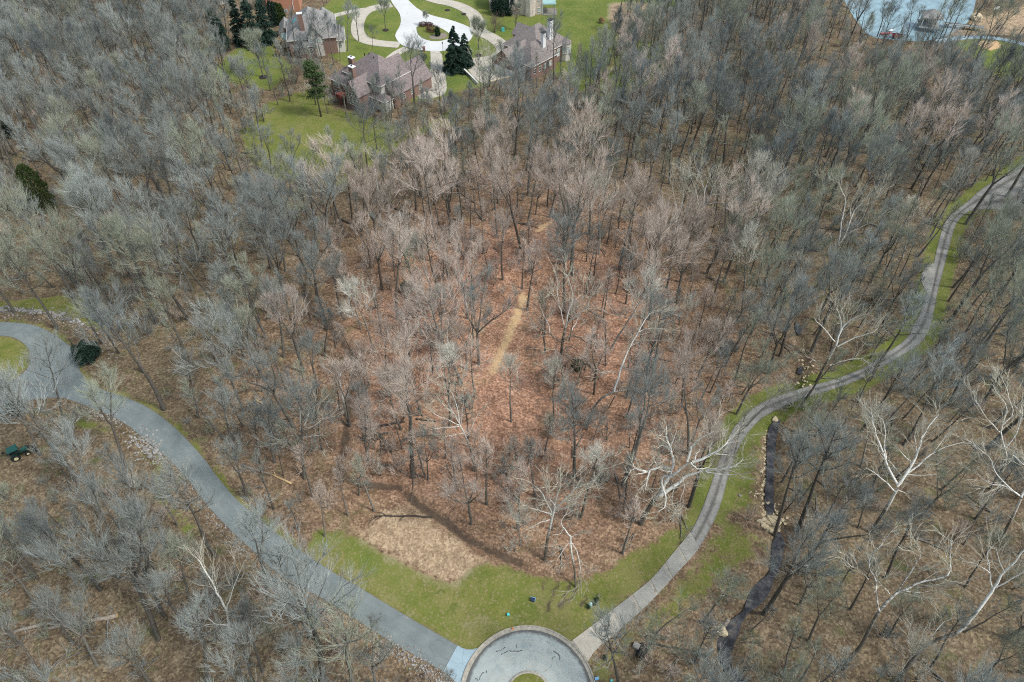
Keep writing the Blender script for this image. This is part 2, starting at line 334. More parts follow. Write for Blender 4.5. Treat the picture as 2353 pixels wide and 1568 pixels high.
def roof_mat(name, a, b):
    m, t, p = newmat(name); tc = N(t, 'ShaderNodeTexCoord').outputs['Object']
    mp = N(t, 'ShaderNodeMapping', inp={'Scale': (1.2, 1.2, 4.5)}); t.links.new(tc, mp.inputs[0])
    v = N(t, 'ShaderNodeTexVoronoi', inp={'Scale': 2.2}); t.links.new(mp.outputs[0], v.inputs['Vector']); s = N(t, 'ShaderNodeSeparateColor'); t.links.new(v.outputs['Color'], s.inputs[0])
    f = mth(t, 'ADD', mth(t, 'MULTIPLY', s.outputs[0], .55), mth(t, 'MULTIPLY', noise(t, tc, .8, 5, .65), .45))
    t.links.new(ramp(t, f, [(.2, a), (.8, b)]), p.inputs['Base Color']); p.inputs['Roughness'].default_value = .92; p.inputs['Specular IOR Level'].default_value = .15; return m
M['roof_grey'] = roof_mat('grey_shingles', (.19, .19, .18), (.36, .35, .335))
M['roof_brown'] = roof_mat('brown_shingles', (.16, .13, .125), (.29, .245, .235))
M['roof_taupe'] = roof_mat('taupe_shingles', (.17, .15, .14), (.31, .275, .255))
def brick_mat(name, a, b, mortar=(.42, .38, .33)):
    m, t, p = newmat(name); tc = N(t, 'ShaderNodeTexCoord').outputs['Object']; f = noise(t, tc, 6, 5, .75)
    s = N(t, 'ShaderNodeSeparateXYZ'); t.links.new(tc, s.inputs[0])
    w = mth(t, 'LESS_THAN', mth(t, 'FRACT', mth(t, 'MULTIPLY', s.outputs[2], 4.0)), .14)
    c = mixc(t, mth(t, 'MULTIPLY', w, .5), ramp(t, f, [(.3, a), (.7, b)]), mortar)
    t.links.new(c, p.inputs['Base Color']); p.inputs['Roughness'].default_value = .9; return m
M['brick'] = brick_mat('red_brick', (.17, .095, .075), (.28, .175, .14))
M['brick_orange'] = brick_mat('orange_brick', (.36, .15, .085), (.50, .24, .14))
M['brick_cream'] = brick_mat('cream_brick', (.50, .43, .37), (.64, .57, .50), (.62, .58, .52))
M['siding'] = simple('cream_siding', (.66, .64, .58), .75, .12, 1.5)
M['white'] = simple('white_paint', (.80, .81, .80), .55, .08, 2.0)
M['trim'] = simple('white_trim', (.78, .77, .72), .6, .1, 2.0)
M['glass'] = simple('window_glass', (.035, .05, .055), .08, .3, .6, spec=.6)
M['curtain_glass'] = simple('blind_glass', (.42, .52, .52), .15, .2, .8, spec=.6)
M['skylight'] = simple('skylight_glass', (.03, .55, .70), .15, .1, 1, spec=.6)
M['teal_glass'] = simple('sunroom_glass', (.34, .56, .55), .15, .2, .7, spec=.6)
M['darkmetal'] = simple('dark_metal', (.03, .033, .038), .45, .3, 5, metal=.5)
M['rubber'] = simple('tyre_rubber', (.018, .018, .019), .85, .3, 8)
M['teal_paint'] = simple('teal_green_paint', (.02, .105, .09), .35, .15, 3, spec=.5)
M['green_paint'] = simple('dark_green_paint', (.008, .03, .02), .35, .2, 3, spec=.5)
M['cream_paint'] = simple('cream_hub_paint', (.62, .60, .36), .45, .15, 5)
M['aqua'] = simple('aqua_plastic', (.10, .58, .58), .4, .1, 4)
M['pale_aqua'] = simple('pale_aqua_plastic', (.52, .80, .74), .45, .08, 4)
M['navy'] = simple('navy_cover', (.018, .035, .085), .5, .25, 5)
M['skyblue'] = simple('sky_blue_plastic', (.22, .48, .72), .45, .15, 4)
M['red_cloth'] = simple('coral_red_plastic', (.78, .10, .10), .5, .15, 4)
M['red_paint'] = simple('red_paint', (.36, .045, .045), .5, .25, 3)
M['maroon'] = simple('maroon_paint', (.22, .045, .05), .6, .3, 3)
M['deck'] = simple('grey_deck_boards', (.26, .28, .27), .85, .25, 2)
M['red_deck'] = simple('red_stained_deck', (.20, .055, .045), .75, .3, 2)
M['mulch'] = simple('dark_mulch', (.035, .028, .026), .95, .4, 6)
M['slate'] = simple('dark_slate_water', (.03, .04, .055), .3, .4, 2)

# ------------------------------------------------------------------ survey lines for roads
drive_r = [(-60, 738), (0, 738.5), (60, 743), (99, 753.5), (129, 771.5), (159, 792.5), (171, 807.5), (180, 843.6), (195, 873.6), (216, 888.6), (246, 900.6), (288, 915.6), (324, 930.6), (360, 951.6), (402, 984.6), (444, 1026.6), (480, 1068.7), (498, 1095.7), (549, 1156), (594.5, 1191), (654, 1243.4), (713.4, 1281.9), (765.8, 1316.8), (828.8, 1351.8), (898.7, 1393.8), (968.6, 1435.7), (1050.8, 1483)]
drive_l = [(-60, 770), (0, 770), (30, 774), (57, 790), (72, 813.5), (78, 850), (90, 880), (112, 903), (144, 915), (168, 923), (192, 932), (222, 946), (255, 958), (279, 972), (303, 988), (330, 1010), (352, 1030), (387, 1057), (437, 1108), (472, 1159), (524, 1215), (573, 1259), (622, 1308), (689, 1348), (766, 1390), (829, 1432), (899, 1476), (951, 1506), (1018, 1544)]
arm_r = [(66, 800), (72, 840), (34, 875), (0, 897), (-60, 915)]
arm_l = [(150, 916), (114, 916), (60, 922), (20, 948), (0, 966), (-60, 1010)]
apron_r = [(1051.3, 1483.2), (1060, 1489), (1072, 1492.5), (1085, 1493), (1098, 1489)]
apron_l = [(1018.5, 1544.4), (1030, 1552), (1040, 1561), (1048, 1570), (1054, 1580)]
gd_l = [(1312.6, 1474), (1359.8, 1439), (1405, 1404), (1450.7, 1369), (1499.6, 1330.7), (1552, 1264), (1590.5, 1218.9), (1615, 1166.4), (1632.5, 1117.5), (1648, 1072), (1666, 1022), (1690, 975), (1735, 935), (1785, 913), (1866, 889), (1914, 877), (1950, 862), (1986, 847), (2016, 826), (2061, 797), (2085, 778), (2097, 752), (2113, 722), (2125, 683), (2137, 647), (2146, 602), (2155, 560), (2164, 527), (2173, 503), (2194, 485), (2224, 464), (2251, 437), (2281, 419), (2314, 401), (2360, 376), (2420, 350)]
gd_r = [(1349, 1523), (1370, 1490), (1401.7, 1467), (1450.7, 1425), (1499.6, 1379.7), (1555.6, 1316.8), (1604.5, 1264), (1632.5, 1215), (1653.4, 1170), (1664, 1135), (1676, 1085), (1696, 1030), (1722, 990), (1760, 955), (1836, 922), (1908, 901), (1965, 880), (2004, 858), (2040, 838), (2080, 814), (2118, 790), (2134, 761), (2143, 722), (2152, 677), (2162, 641), (2174, 596), (2183, 560), (2192, 524), (2207, 500), (2228, 486), (2255, 475), (2290, 452), (2325, 432), (2370, 410), (2430, 385)]
fork_u = [(2226, 482), (2255, 470), (2290, 448), (2325, 428), (2370, 406), (2430, 382)]
fork_d = [(2222, 487), (2257, 482), (2287, 482), (2320, 491), (2360, 506), (2420, 530)]
far_l = [(880, -30), (897, -2), (902, 10), (918, 30), (922, 48), (919, 62), (909, 78), (908, 86), (916, 98), (926, 106), (952, 113.5), (985, 118), (1012, 119), (1040, 113), (1062, 106), (1080, 94), (1087, 82), (1086, 70), (1075, 61), (1037, 47), (990, 36), (962, 23), (945, 8), (935, -2), (920, -30)]
gdrive_c = (smooth(flat(gd_l), 1), smooth(flat(gd_r), 1))
drive_c = (smooth(flat(drive_r), 1), smooth(flat(drive_l), 1))

def strip(name, a, b, mat, lift=.05, step=1.0, m=6, parent=None, thick=.25, cut=None, smoothit=1):
    """a paved strip between two edge lines, laid on the terrain, with a skirt so its edge has thickness"""
    A, B = smooth(flat(a), smoothit), smooth(flat(b), smoothit)
    L = max(np.linalg.norm(np.diff(A, axis=0), axis=1).sum(), np.linalg.norm(np.diff(B, axis=0), axis=1).sum()); n = max(3, int(L / step))
    A, B = resample(A, n), resample(B, n)
    if cut: A, B = A[int(cut[0] * n):int(cut[1] * n) + 1], B[int(cut[0] * n):int(cut[1] * n) + 1]; n = len(A)
    t = np.linspace(0, 1, m + 1)
    XY = A[:, None] * (1 - t)[None, :, None] + B[:, None] * t[None, :, None]
    z = ground_z(XY[..., 0].ravel(), XY[..., 1].ravel()).reshape(n, m + 1)
    zu = und(XY[..., 0], XY[..., 1]); z = np.maximum(z, zu - .05) + lift
    V = np.concatenate([XY, z[..., None]], 2)
    lo0 = V[:, :1].copy(); lo1 = V[:, -1:].copy(); lo0[..., 2] -= thick; lo1[..., 2] -= thick
    V = np.concatenate([lo0, V, lo1], 1); w = m + 3
    idx = np.arange(n * w).reshape(n, w)
    q = np.stack([idx[:-1, :-1], idx[1:, :-1], idx[1:, 1:], idx[:-1, 1:]], -1).reshape(-1, 4)
    me = mesh_np(name, V.reshape(-1, 3), quads=q, mats=[mat])
    at = me.attributes.new('across', 'FLOAT', 'POINT'); at.data.foreach_set('value', np.tile(np.r_[0, t, 1], n).astype(np.float32))
    o = bpy.data.objects.new(name, me); link(o, parent); return o
def patch(name, poly, mat, lift=.05, cell=1.2, parent=None, world_poly=None):
    """a filled outline laid on the terrain"""
    Q = world_poly if world_poly is not None else smooth(np.vstack([flat(poly), flat(poly)[:1]]), 1)[:-1]
    import bmesh
    bm = bmesh.new(); vs_ = [bm.verts.new((x, y, 0)) for x, y in Q]; bm.faces.new(vs_)
    lo, hi = Q.min(0), Q.max(0)
    for ax in (0, 1):
        for c in np.arange(lo[ax] + cell * .5, hi[ax], cell):
            co = [0, 0, 0]; co[ax] = c; no = [0, 0, 0]; no[ax] = 1
            bmesh.ops.bisect_plane(bm, geom=bm.verts[:] + bm.edges[:] + bm.faces[:], plane_co=co, plane_no=no)
    for v in bm.verts: v.co.z = float(und(v.co.x, v.co.y)) + lift
    bm.normal_update()
    if sum(f.normal.z for f in bm.faces) < 0: bmesh.ops.reverse_faces(bm, faces=bm.faces[:])
    ed = [e for e in bm.edges if e.is_boundary]; r = bmesh.ops.extrude_edge_only(bm, edges=ed)
    for g in r['geom']:
        if isinstance(g, bmesh.types.BMVert): g.co.z -= .3
    me = bpy.data.meshes.new(name); bm.to_mesh(me); bm.free(); me.materials.append(mat)
    at = me.attributes.new('across', 'FLOAT', 'POINT'); at.data.foreach_set('value', np.full(len(me.vertices), .36, np.float32))
    o = bpy.data.objects.new(name, me); link(o, parent); return o

# ------------------------------------------------------------------ ground sheet with its zones
def axis(dense0, dense1, step, far0, far1, g=1.03):
    a = list(np.arange(dense0, dense1 + 1e-6, step)); s = step; x = a[-1]
    while x < far1: s *= g; x += s; a.append(x)
    s = step; x = a[0]; b = []
    while x > far0: s *= g; x -= s; b.append(x)
    return np.array(b[::-1] + a)
gx = axis(-125, 125, .8, -1500, 1500, 1.02); gy = axis(8, 150, .7, -700, 2500, 1.016)
XX, YY = np.meshgrid(gx, gy); GP = np.stack([XX.ravel(), YY.ravel()], 1)
GZ = ground_z(GP[:, 0], GP[:, 1])
lawn_near = flat([(699, 1262), (716, 1240), (727, 1222), (773, 1226), (815, 1233), (846, 1247), (885, 1271), (951, 1303), (993, 1324), (1038, 1338), (1056, 1331), (1087, 1299), (1115, 1292), (1161, 1299), (1196, 1313), (1262, 1330), (1330, 1335), (1400, 1312), (1455, 1270), (1540, 1222), (1600, 1165), (1640, 1110), (1625, 1160), (1590, 1225), (1550, 1268), (1500, 1332), (1405, 1408), (1312, 1480), (1290, 1500), (1200, 1500), (1092, 1500), (1050, 1485), (898, 1396), (766, 1319), (713, 1283)])
grass_right = flat([(1664, 1135), (1678, 1080), (1712, 1010), (1745, 985), (1757, 1000), (1758, 1080), (1752, 1180), (1700, 1190), (1762, 1230), (1745, 1290), (1690, 1330), (1640, 1385), (1560, 1430), (1480, 1480), (1440, 1530), (1400, 1600), (1340, 1600), (1340, 1530), (1400, 1467), (1500, 1380), (1604, 1264), (1653, 1170)])
loop_isl = flat([(-60, 772), (0, 772), (30, 776), (57, 792), (72, 815), (68, 840), (34, 872), (0, 894), (-60, 910)])
left_strip = flat([(-60, 692), (0, 692), (60, 690), (150, 680), (200, 690), (225, 735), (243, 757), (200, 748), (130, 722), (60, 712), (0, 710), (-60, 708)])
straw_p = flat([(873, 1175), (960, 1165), (1000, 1195), (1060, 1250), (1115, 1285), (1085, 1300), (1056, 1331), (1038, 1338), (993, 1324), (951, 1303), (885, 1271), (846, 1247), (830, 1225)])
straw_q = flat([(815, 1118), (900, 1122), (960, 1165), (873, 1178), (815, 1160)])
trail_a = smooth(flat([(1132, 850), (1155, 800), (1185, 730), (1205, 678)]), 1)
trail_b = smooth(flat([(1236, 532), (1250, 520), (1268, 510)]), 1)
trail_c = flat([(1085, 765), (1105, 755)])
F1 = flat([(482, 155), (517, 130), (542, 108), (625, 80), (632, 105), (645, 130), (677, 155), (655, 188), (617, 208), (567, 195), (517, 190), (480, 180)])
F2 = flat([(605, 240), (700, 205), (742, 200), (767, 250), (842, 263), (900, 285), (960, 300), (1010, 270), (1060, 215), (1045, 290), (934, 318), (886, 359), (836, 396), (774, 424), (684, 418), (610, 400), (565, 350), (552, 300)])
F3 = flat([(700, 60), (740, 20), (800, -40), (1100, -60), (1560, -60), (1590, 15), (1545, 28), (1430, 25), (1400, 50), (1430, 92), (1400, 150), (1340, 215), (1290, 180), (1200, 130), (1160, 190), (1110, 200), (1060, 210), (1020, 225), (950, 235), (850, 200), (760, 130)])
F4 = flat([(2185, 95), (2230, 88), (2290, 92), (2353, 100), (2500, 120), (2500, 230), (2353, 190), (2290, 175), (2230, 130)])
F5 = flat([(440, 120), (480, 105), (500, 120), (470, 135), (445, 150)])
F6 = flat([(1440, 95), (1500, 90), (1560, 130), (1500, 190), (1400, 230), (1350, 225), (1400, 150)])
tan_hill = flat([(2170, 82), (2215, 60), (2260, 40), (2353, 15), (2500, -20), (2500, 110), (2353, 82), (2280, 80), (2200, 85)])
tan_rough = flat([(1400, 8), (1470, 5), (1540, 20), (1530, 45), (1470, 60), (1420, 58), (1398, 45)])
bunker_a = flat([(2240, 100), (2262, 92), (2285, 92), (2303, 100), (2300, 110), (2280, 116), (2258, 112)])
bunker_b = flat([(2325, 215), (2353, 205), (2400, 215), (2380, 230)])
green_c = flat([(330, 1040), (375, 1045), (392, 1090), (400, 1150), (455, 1215), (462, 1240), (430, 1235), (380, 1180), (352, 1120), (335, 1080)])
green_d = flat([(140, 965), (200, 962), (235, 975), (250, 1000), (200, 1000), (150, 985)])
mulch_f = flat([(478, 165), (500, 135), (545, 112), (600, 95), (640, 85), (640, 78), (590, 85), (530, 105), (480, 130), (465, 155)])
dirt_c = [smooth(flat(L), 1) for L in ([(1225, 720), (1215, 800), (1240, 900), (1260, 1000), (1240, 1100), (1235, 1180)], [(1290, 560), (1275, 620), (1262, 680)], [(1450, 880), (1440, 960), (1410, 1060), (1380, 1150)])]
ruts = [smooth(flat(L), 1) for L in ([(1254, 1320), (1251, 1352), (1252, 1360)], [(1285, 1330), (1274, 1362), (1254, 1411)], [(1318, 1325), (1300, 1365), (1279, 1405)], [(1335, 1335), (1322, 1362), (1300, 1395)], [(1336, 1350), (1345, 1375), (1335, 1395)])]
ruts2 = [flat([(1480, 1420), (1500, 1370), (1520, 1340)]), flat([(1555, 1255), (1585, 1235)])]
def mask(poly, soft=1.0): return np.clip(.5 + sdf(GP, poly) / (2 * soft), 0, 1)
sel = (GP[:, 1] > 0) & (GP[:, 1] < 420) & (np.abs(GP[:, 0]) < 330)
def ld(L):
    d = np.full(len(GP), 99.0); lo, hi = L.min(0) - 8, L.max(0) + 8; m = ((GP > lo) & (GP < hi)).all(1)
    d[m] = seg_dist(GP[m], L); return d
lawn = np.zeros(len(GP)); green = np.zeros(len(GP)); straw = np.zeros(len(GP)); mud = np.zeros(len(GP)); sand = np.zeros(len(GP))
for q, s in ((lawn_near, 1.6), (grass_right, 3.0), (loop_isl, .6), (left_strip, 1.2), (F1, 1.2), (F2, 2.5), (F3, 1.5), (F4, 2), (F5, 1.2), (F6, 3), (green_c, 2.5), (green_d, 2)):
    lawn = np.maximum(lawn, mask(q, s) * (.75 if q is green_c or q is green_d else .66 if q is grass_right else 1))
for q in (F1, F3, F4, F6, green_c, green_d): green = np.maximum(green, mask(q, 4.0) * (.6 if q in () else 1))
green = np.maximum(green, mask(F2, 6) * .45); green = np.maximum(green, .55 * (ld(gdrive_c[0]) < 6) * (GP[:, 1] > 50))
dd = np.minimum(ld(gdrive_c[0]), ld(gdrive_c[1])); far_half = sstep(45, 60, GP[:, 1]); lawn = np.maximum(lawn, far_half * np.clip(1.0 - (dd - .8) / 3.0, 0, .95))
dd = ld(drive_c[0]); lawn = np.maximum(lawn, np.clip(.62 - dd / 5.0, 0, .6))
green = np.maximum(green, 0.15 * (lawn > .3))
for q, g_ in (([(780, 1245), (830, 1240), (900, 1290), (945, 1318), (925, 1345), (850, 1325), (790, 1290)], .95), ([(900, 1350), (960, 1360), (1040, 1420), (1060, 1445), (1000, 1440), (930, 1390)], .8), ([(1110, 1310), (1200, 1320), (1260, 1370), (1230, 1400), (1150, 1370)], .55), ([(705, 1240), (745, 1225), (760, 1240), (725, 1255)], .9), ([(1490, 1300), (1540, 1250), (1560, 1255), (1510, 1320)], .6)): green = np.maximum(green, g_ * mask(flat(q), 2.2))
for q, s in ((straw_p, 2.6), (straw_q, 3.5)): straw = np.maximum(straw, mask(q, s) * (.95 if q is straw_p else .5))
for q, g_ in (([(700, 1262), (730, 1250), (850, 1330), (950, 1400), (1060, 1470), (1050, 1484), (898, 1396), (766, 1318)], .42), ([(1010, 1420), (1120, 1400), (1250, 1420), (1330, 1440), (1310, 1480), (1210, 1440), (1090, 1480)], .36), ([(960, 1330), (1050, 1345), (1080, 1390), (1000, 1385)], .30)): straw = np.maximum(straw, g_ * mask(flat(q), 2.0))
for L, w in ((trail_a, 1.5), (trail_b, 1.1)): sand = np.maximum(sand, np.clip(.74 - ld(L) / w * .40, 0, .70))
for L, w in ((trail_a, 1.1), (trail_b, .8), (trail_c, 1.2)): straw = np.maximum(straw, np.clip(1.15 - ld(L) / w, 0, 1))
for L in (ruts + ruts2): mud = np.maximum(mud, .9 * np.clip(1.3 - ld(L) / .45, 0, 1))
for L in dirt_c: mud = np.maximum(mud, .58 * np.clip(1.2 - ld(L) / 4.5, 0, 1))
for L, w in ((gully_a, 1.0), (creek_main, .95), (creek_side, .7)): mud = np.maximum(mud, np.clip(1.25 - ld(L) / w, 0, 1) * (1 if L is gully_a else .62 if L is creek_main else .45))
mud = np.maximum(mud, mask(mulch_f, .8) * .8)
for q, s in ((tan_hill, 3), (tan_rough, 2)): straw = np.maximum(straw, mask(q, s))
lawn = lawn * (1 - np.clip((straw - .45) * 2.4, 0, 1)); lawn = lawn * (1 - mask(mulch_f, .8))
for q in (bunker_a, bunker_b): sand = np.maximum(sand, mask(q, .5))
red_vignette = 1 - sstep(.25, 1.35, np.hypot((GP[:, 0] - 0) / 48, (GP[:, 1] - 95) / 60))  # redder litter in the middle; its inverse carries the painted corner darkening
idx = np.arange(len(GP)).reshape(XX.shape)
gq = np.stack([idx[:-1, :-1], idx[:-1, 1:], idx[1:, 1:], idx[1:, :-1]], -1).reshape(-1, 4)
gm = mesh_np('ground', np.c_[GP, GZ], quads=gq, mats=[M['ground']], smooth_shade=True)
for nm, ch in (('zone', (lawn, straw, mud)), ('zone2', (sand, green, red_vignette))):
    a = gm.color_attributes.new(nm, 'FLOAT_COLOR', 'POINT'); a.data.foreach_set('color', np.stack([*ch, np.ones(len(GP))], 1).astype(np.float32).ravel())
setp(link(bpy.data.objects.new('ground', gm)), kind='structure')

# ------------------------------------------------------------------ roads, turning circle, creek, lake
def S(o): o['kind'] = 'structure'; return o
S(strip('asphalt_drive', drive_r, drive_l, M['asphalt'], .06, 1.0, 6))
S(strip('drive_arm', arm_r, arm_l, M['asphalt'], .052, 1.0, 4))
S(strip('concrete_apron', apron_r, apron_l, M['new_conc'], .075, .6, 5, smoothit=0))
dw = S(strip('gravel_drive', gd_l, gd_r, M['gravel'], .06, 1.0, 6, cut=(.135, 1.0)))
S(strip('drive_fork', fork_u, fork_d, M['gravel'], .052, 1.0, 4))
S(patch('pull_off', [(2147, 605), (2135, 609), (2125, 616), (2117, 630), (2115, 645), (2121, 660), (2127, 672), (2133, 682), (2142, 662), (2146, 640)], M['old_conc'], .08))
# concrete slabs at the foot of the gravel drive, each a part
sl = S(strip('slab_bed', gd_l, gd_r, M['kerb'], .035, 1.0, 3, cut=(0, .14))); sl.name = 'concrete_drive'
A_, B_ = smooth(flat(gd_l), 1), smooth(flat(gd_r), 1)
nA = 400; LA = resample(A_, nA); LB = resample(B_, nA); cuts = np.linspace(0, .138, 8)
for i in range(7):
    a0, a1 = cuts[i] + .0012, cuts[i + 1] - .0012
    pa = [LA[int(round(t * (nA - 1)))] for t in (a0, a1)]; pb = [LB[int(round(t * (nA - 1)))] for t in (a0, a1)]
    ip = lambda L, t: np.array([np.interp(t * (nA - 1), np.arange(nA), L[:, k]) for k in (0, 1)])
    b = MB(); m_ = 5; V = []
    for r_ in range(3):
        t = a0 + (a1 - a0) * r_ / 2
        for c_ in range(m_ + 1):
            q = ip(LA, t) * (1 - c_ / m_) + ip(LB, t) * (c_ / m_); V.append((q[0], q[1], float(und(q[0], q[1])) + .085 + .006 * ((i * 7) % 3)))
    n0 = len(V); V += [(x, y, z - .1) for x, y, z in V]; w = m_ + 1
    Fq = [(r_ * w + c_, (r_ + 1) * w + c_, (r_ + 1) * w + c_ + 1, r_ * w + c_ + 1) for r_ in range(2) for c_ in range(m_)]
    rim = list(range(w)) + [w * 2 - 1, w * 3 - 1] + list(range(w * 3 - 2, w * 2 - 1, -1)) + [w]
    Fq += [(rim[k], rim[(k + 1) % len(rim)], rim[(k + 1) % len(rim)] + n0, rim[k] + n0) for k in range(len(rim))]
    so = b.add(V, Fq).build('slab', M['walk_conc'] if i < 2 else M['old_conc'], sl)
    at = so.data.attributes.new('across', 'FLOAT', 'POINT'); at.data.foreach_set('value', np.full(len(so.data.vertices), .36, np.float32))
# near turning circle
kp = flat(off([(340, 800), (400, 590), (510, 400), (640, 250), (850, 130), (1150, 65), (1400, 100), (1650, 200), (1870, 370), (2000, 540), (2090, 760)], .1733, 1003.9, 1427.4))
ip_ = flat(off([(980, 800), (1060, 730), (1200, 685), (1350, 730), (1430, 800)], .1733, 1003.9, 1427.4))
def fit(P):
    A = np.c_[2 * P, np.ones(len(P))]; s = np.linalg.lstsq(A, (P ** 2).sum(1), rcond=None)[0]; return s[:2], math.sqrt(s[2] + s[:2] @ s[:2])
CC, CR = fit(kp); CI = float(np.hypot(*(ip_ - CC).T).mean())
def ringmesh(name, prof, mat, k=96, parent=None, lift=0.0, attr=None):
    """surface of revolution about the turning circle's centre: prof = [(radius, height)]"""
    t = np.linspace(0, 2 * math.pi, k, endpoint=False); n = len(prof); V = []
    for r, z in prof:
        x, y = CC[0] + r * np.cos(t), CC[1] + r * np.sin(t); V.append(np.stack([x, y, und(x, y) + z + lift], 1))
    ix = np.arange(n * k).reshape(n, k); nx = np.roll(ix, -1, 1)
    q = np.stack([ix[:-1], ix[1:], nx[1:], nx[:-1]], -1).reshape(-1, 4)
    me = mesh_np(name, np.concatenate(V), quads=q, mats=[mat], smooth_shade=False)
    a = me.attributes.new('across', 'FLOAT', 'POINT'); a.data.foreach_set('value', np.repeat([r / CR for r, z in prof], k).astype(np.float32))
    return link(bpy.data.objects.new(name, me), parent)
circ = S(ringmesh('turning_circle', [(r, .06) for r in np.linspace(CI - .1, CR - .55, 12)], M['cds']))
ringmesh('kerb', [(CR - .62, .0), (CR - .62, .075), (CR - .22, .085), (CR - .16, .20), (CR, .20), (CR, -.1)], M['kerb'], parent=circ)
ringmesh('kerb', [(CI + .28, .0), (CI + .28, .07), (CI + .02, .20), (CI - .14, .20), (CI - .14, -.05)], M['kerb'], parent=circ)
isl = ringmesh('island_lawn', [(CI - .14, .15), (CI * .6, .22), (.02, .26)], M['ground']); S(isl)
for nm, c in (('zone', (1, 0, 0, 1)), ('zone2', (0, .1, 0, 1))):
    a = isl.data.color_attributes.new(nm, 'FLOAT_COLOR', 'POINT'); a.data.foreach_set('color', np.tile(c, len(isl.data.vertices)).astype(np.float32))
# tar-dark cracks in the circle
rng = random.Random(5)
def crack(pts, w=.05):
    P = smooth(flat(off(pts, .1733, 1003.9, 1427.4)), 1); P = resample(P, len(P) * 3); b = MB(); V = []; n = len(P)
    for i in range(n):
        d = P[min(i + 1, n - 1)] - P[max(i - 1, 0)]; d = d / (np.hypot(*d) + 1e-9); nn = np.array([-d[1], d[0]]); j = rng.uniform(-.07, .07); ww = w * .8 * rng.uniform(.15, 1.6) * (1 if 0 < i < n - 1 else .2)
        for s in (-1, 1): q = P[i] + nn * (j + s * ww); V.append((q[0], q[1], float(und(q[0], q[1])) + .068))
    b.add(V, [(2 * i, 2 * i + 1, 2 * i + 3, 2 * i + 2) for i in range(n - 1)]); b.build('crack', M['tar'], circ)
for L, w in (([(780, 410), (840, 390), (910, 350)], .07), ([(850, 450), (920, 405), (990, 395), (1060, 405), (1150, 385)], .07), ([(1055, 310), (1055, 360)], .07), ([(1450, 275), (1510, 305)], .05),
             ([(1540, 400), (1600, 430), (1630, 480), (1625, 520)], .08), ([(1530, 510), (1535, 480), (1575, 470)], .07), ([(1530, 560), (1500, 620), (1440, 660), (1380, 690)], .02), ([(560, 780), (590, 710), (625, 680)], .09),
             ([(655, 690), (655, 650)], .08), ([(510, 760), (550, 790)], .08), ([(1220, 130), (1330, 150), (1350, 190)], .08), ([(1480, 180), (1500, 230)], .06)): crack(L, w)
# creek and lake
def water_strip(name, line, widths, mat, drop):
    P = resample(line, max(4, int(np.linalg.norm(np.diff(line, axis=0), axis=1).sum() / .8))); n = len(P); V = []
    for i in range(n):
        d = P[min(i + 1, n - 1)] - P[max(i - 1, 0)]; d /= np.hypot(*d) + 1e-9; nn = np.array([-d[1], d[0]]); w = np.interp(i / (n - 1), np.linspace(0, 1, len(widths)), widths)
        for s in (-1, -.5, 0, .5, 1): q = P[i] + nn * s * w; V.append((q[0], q[1], float(und(P[i][0], P[i][1])) - drop))
    ix = np.arange(n * 5).reshape(n, 5); q = np.stack([ix[:-1, :-1], ix[1:, :-1], ix[1:, 1:], ix[:-1, 1:]], -1).reshape(-1, 4)
    return S(link(bpy.data.objects.new(name, mesh_np(name, V, quads=q, mats=[mat]))))
POOLS = [([(1992, 612), (1975, 623), (1955, 632)], [.3, 1.1, .3]), ([(1838, 655), (1833, 668), (1822, 682)], [.2, .6, .2]), ([(1826, 700), (1830, 715)], [.3, .4]), ([(1831, 738), (1836, 752), (1837, 768)], [.2, .8, .2]), ([(1842, 842), (1838, 858)], [.4, .5]),
         ([(1790, 963), (1781, 978), (1776, 991), (1773, 1024), (1772, 1054), (1772, 1084), (1770, 1129), (1772, 1172), (1773, 1190)], [.4, .8, .75, .7, .62, .6, .72, .7, .3]), ([(1790, 1218), (1796, 1234), (1791, 1250), (1788, 1282), (1780, 1312), (1768, 1332), (1752, 1352), (1735, 1376), (1714, 1406), (1690, 1432), (1675, 1456), (1666, 1484), (1667, 1510), (1679, 1540), (1712, 1578), (1750, 1640)], [.3, .95, .85, .7, .45, .95, 1.25, .8, .35, .7, 1.4, 1.3, .6, .7, .9, .5, .8]),
         ([(2045, 1033), (2015, 1032)], [.4, .6]), ([(2262, 1029), (2235, 1031)], [.4, .5])]
for L_, w_ in POOLS: water_strip('creek', smooth(flat(L_), 1), w_, M['creek'], .62 if L_[0][0] < 2000 and L_[0] != (2045, 1033) else .36)
S(patch('lake', [(1880, -60), (1930, -20), (1950, 20), (1975, 60), (2000, 86), (2060, 92), (2120, 96), (2165, 88), (2195, 72), (2222, 55), (2236, 30), (2245, -10), (2260, -60)], M['lake'], .05, 6.0))
# roads round the far houses
isl_far = smooth(flat(off([(220, 260), (250, 235), (330, 232), (440, 260), (520, 310), (535, 340), (480, 375), (380, 385), (290, 365), (230, 320), (220, 260)], .2501, 902, 0)), 1)
S(patch('far_road', far_l, M['white_conc'], .12, 3.0))
def strip_c(name, line, w, mat, lift):
    P = smooth(flat(line), 1); n = len(P); d = np.gradient(P, axis=0); d /= np.hypot(d[:, 0], d[:, 1])[:, None]; nn = np.stack([-d[:, 1], d[:, 0]], 1)
    def back(Q): return [tuple(proj(np.array([x, y, 0.0]))[0]) for x, y in Q]
    return S(strip(name, back(P + nn * w / 2), back(P - nn * w / 2), mat, lift, 1.5, 4, smoothit=0))
strip_c('loop_drive', [(900, 12), (880, 15), (850, 22), (832, 34), (823, 50), (821, 68), (824, 82), (836, 93), (858, 99), (885, 102), (918, 104)], 4.6, M['walk_conc'], .10)
strip_c('garden_walk', [(848, 22), (815, 26), (785, 33), (757, 40)], 3.0, M['walk_conc'], .085)
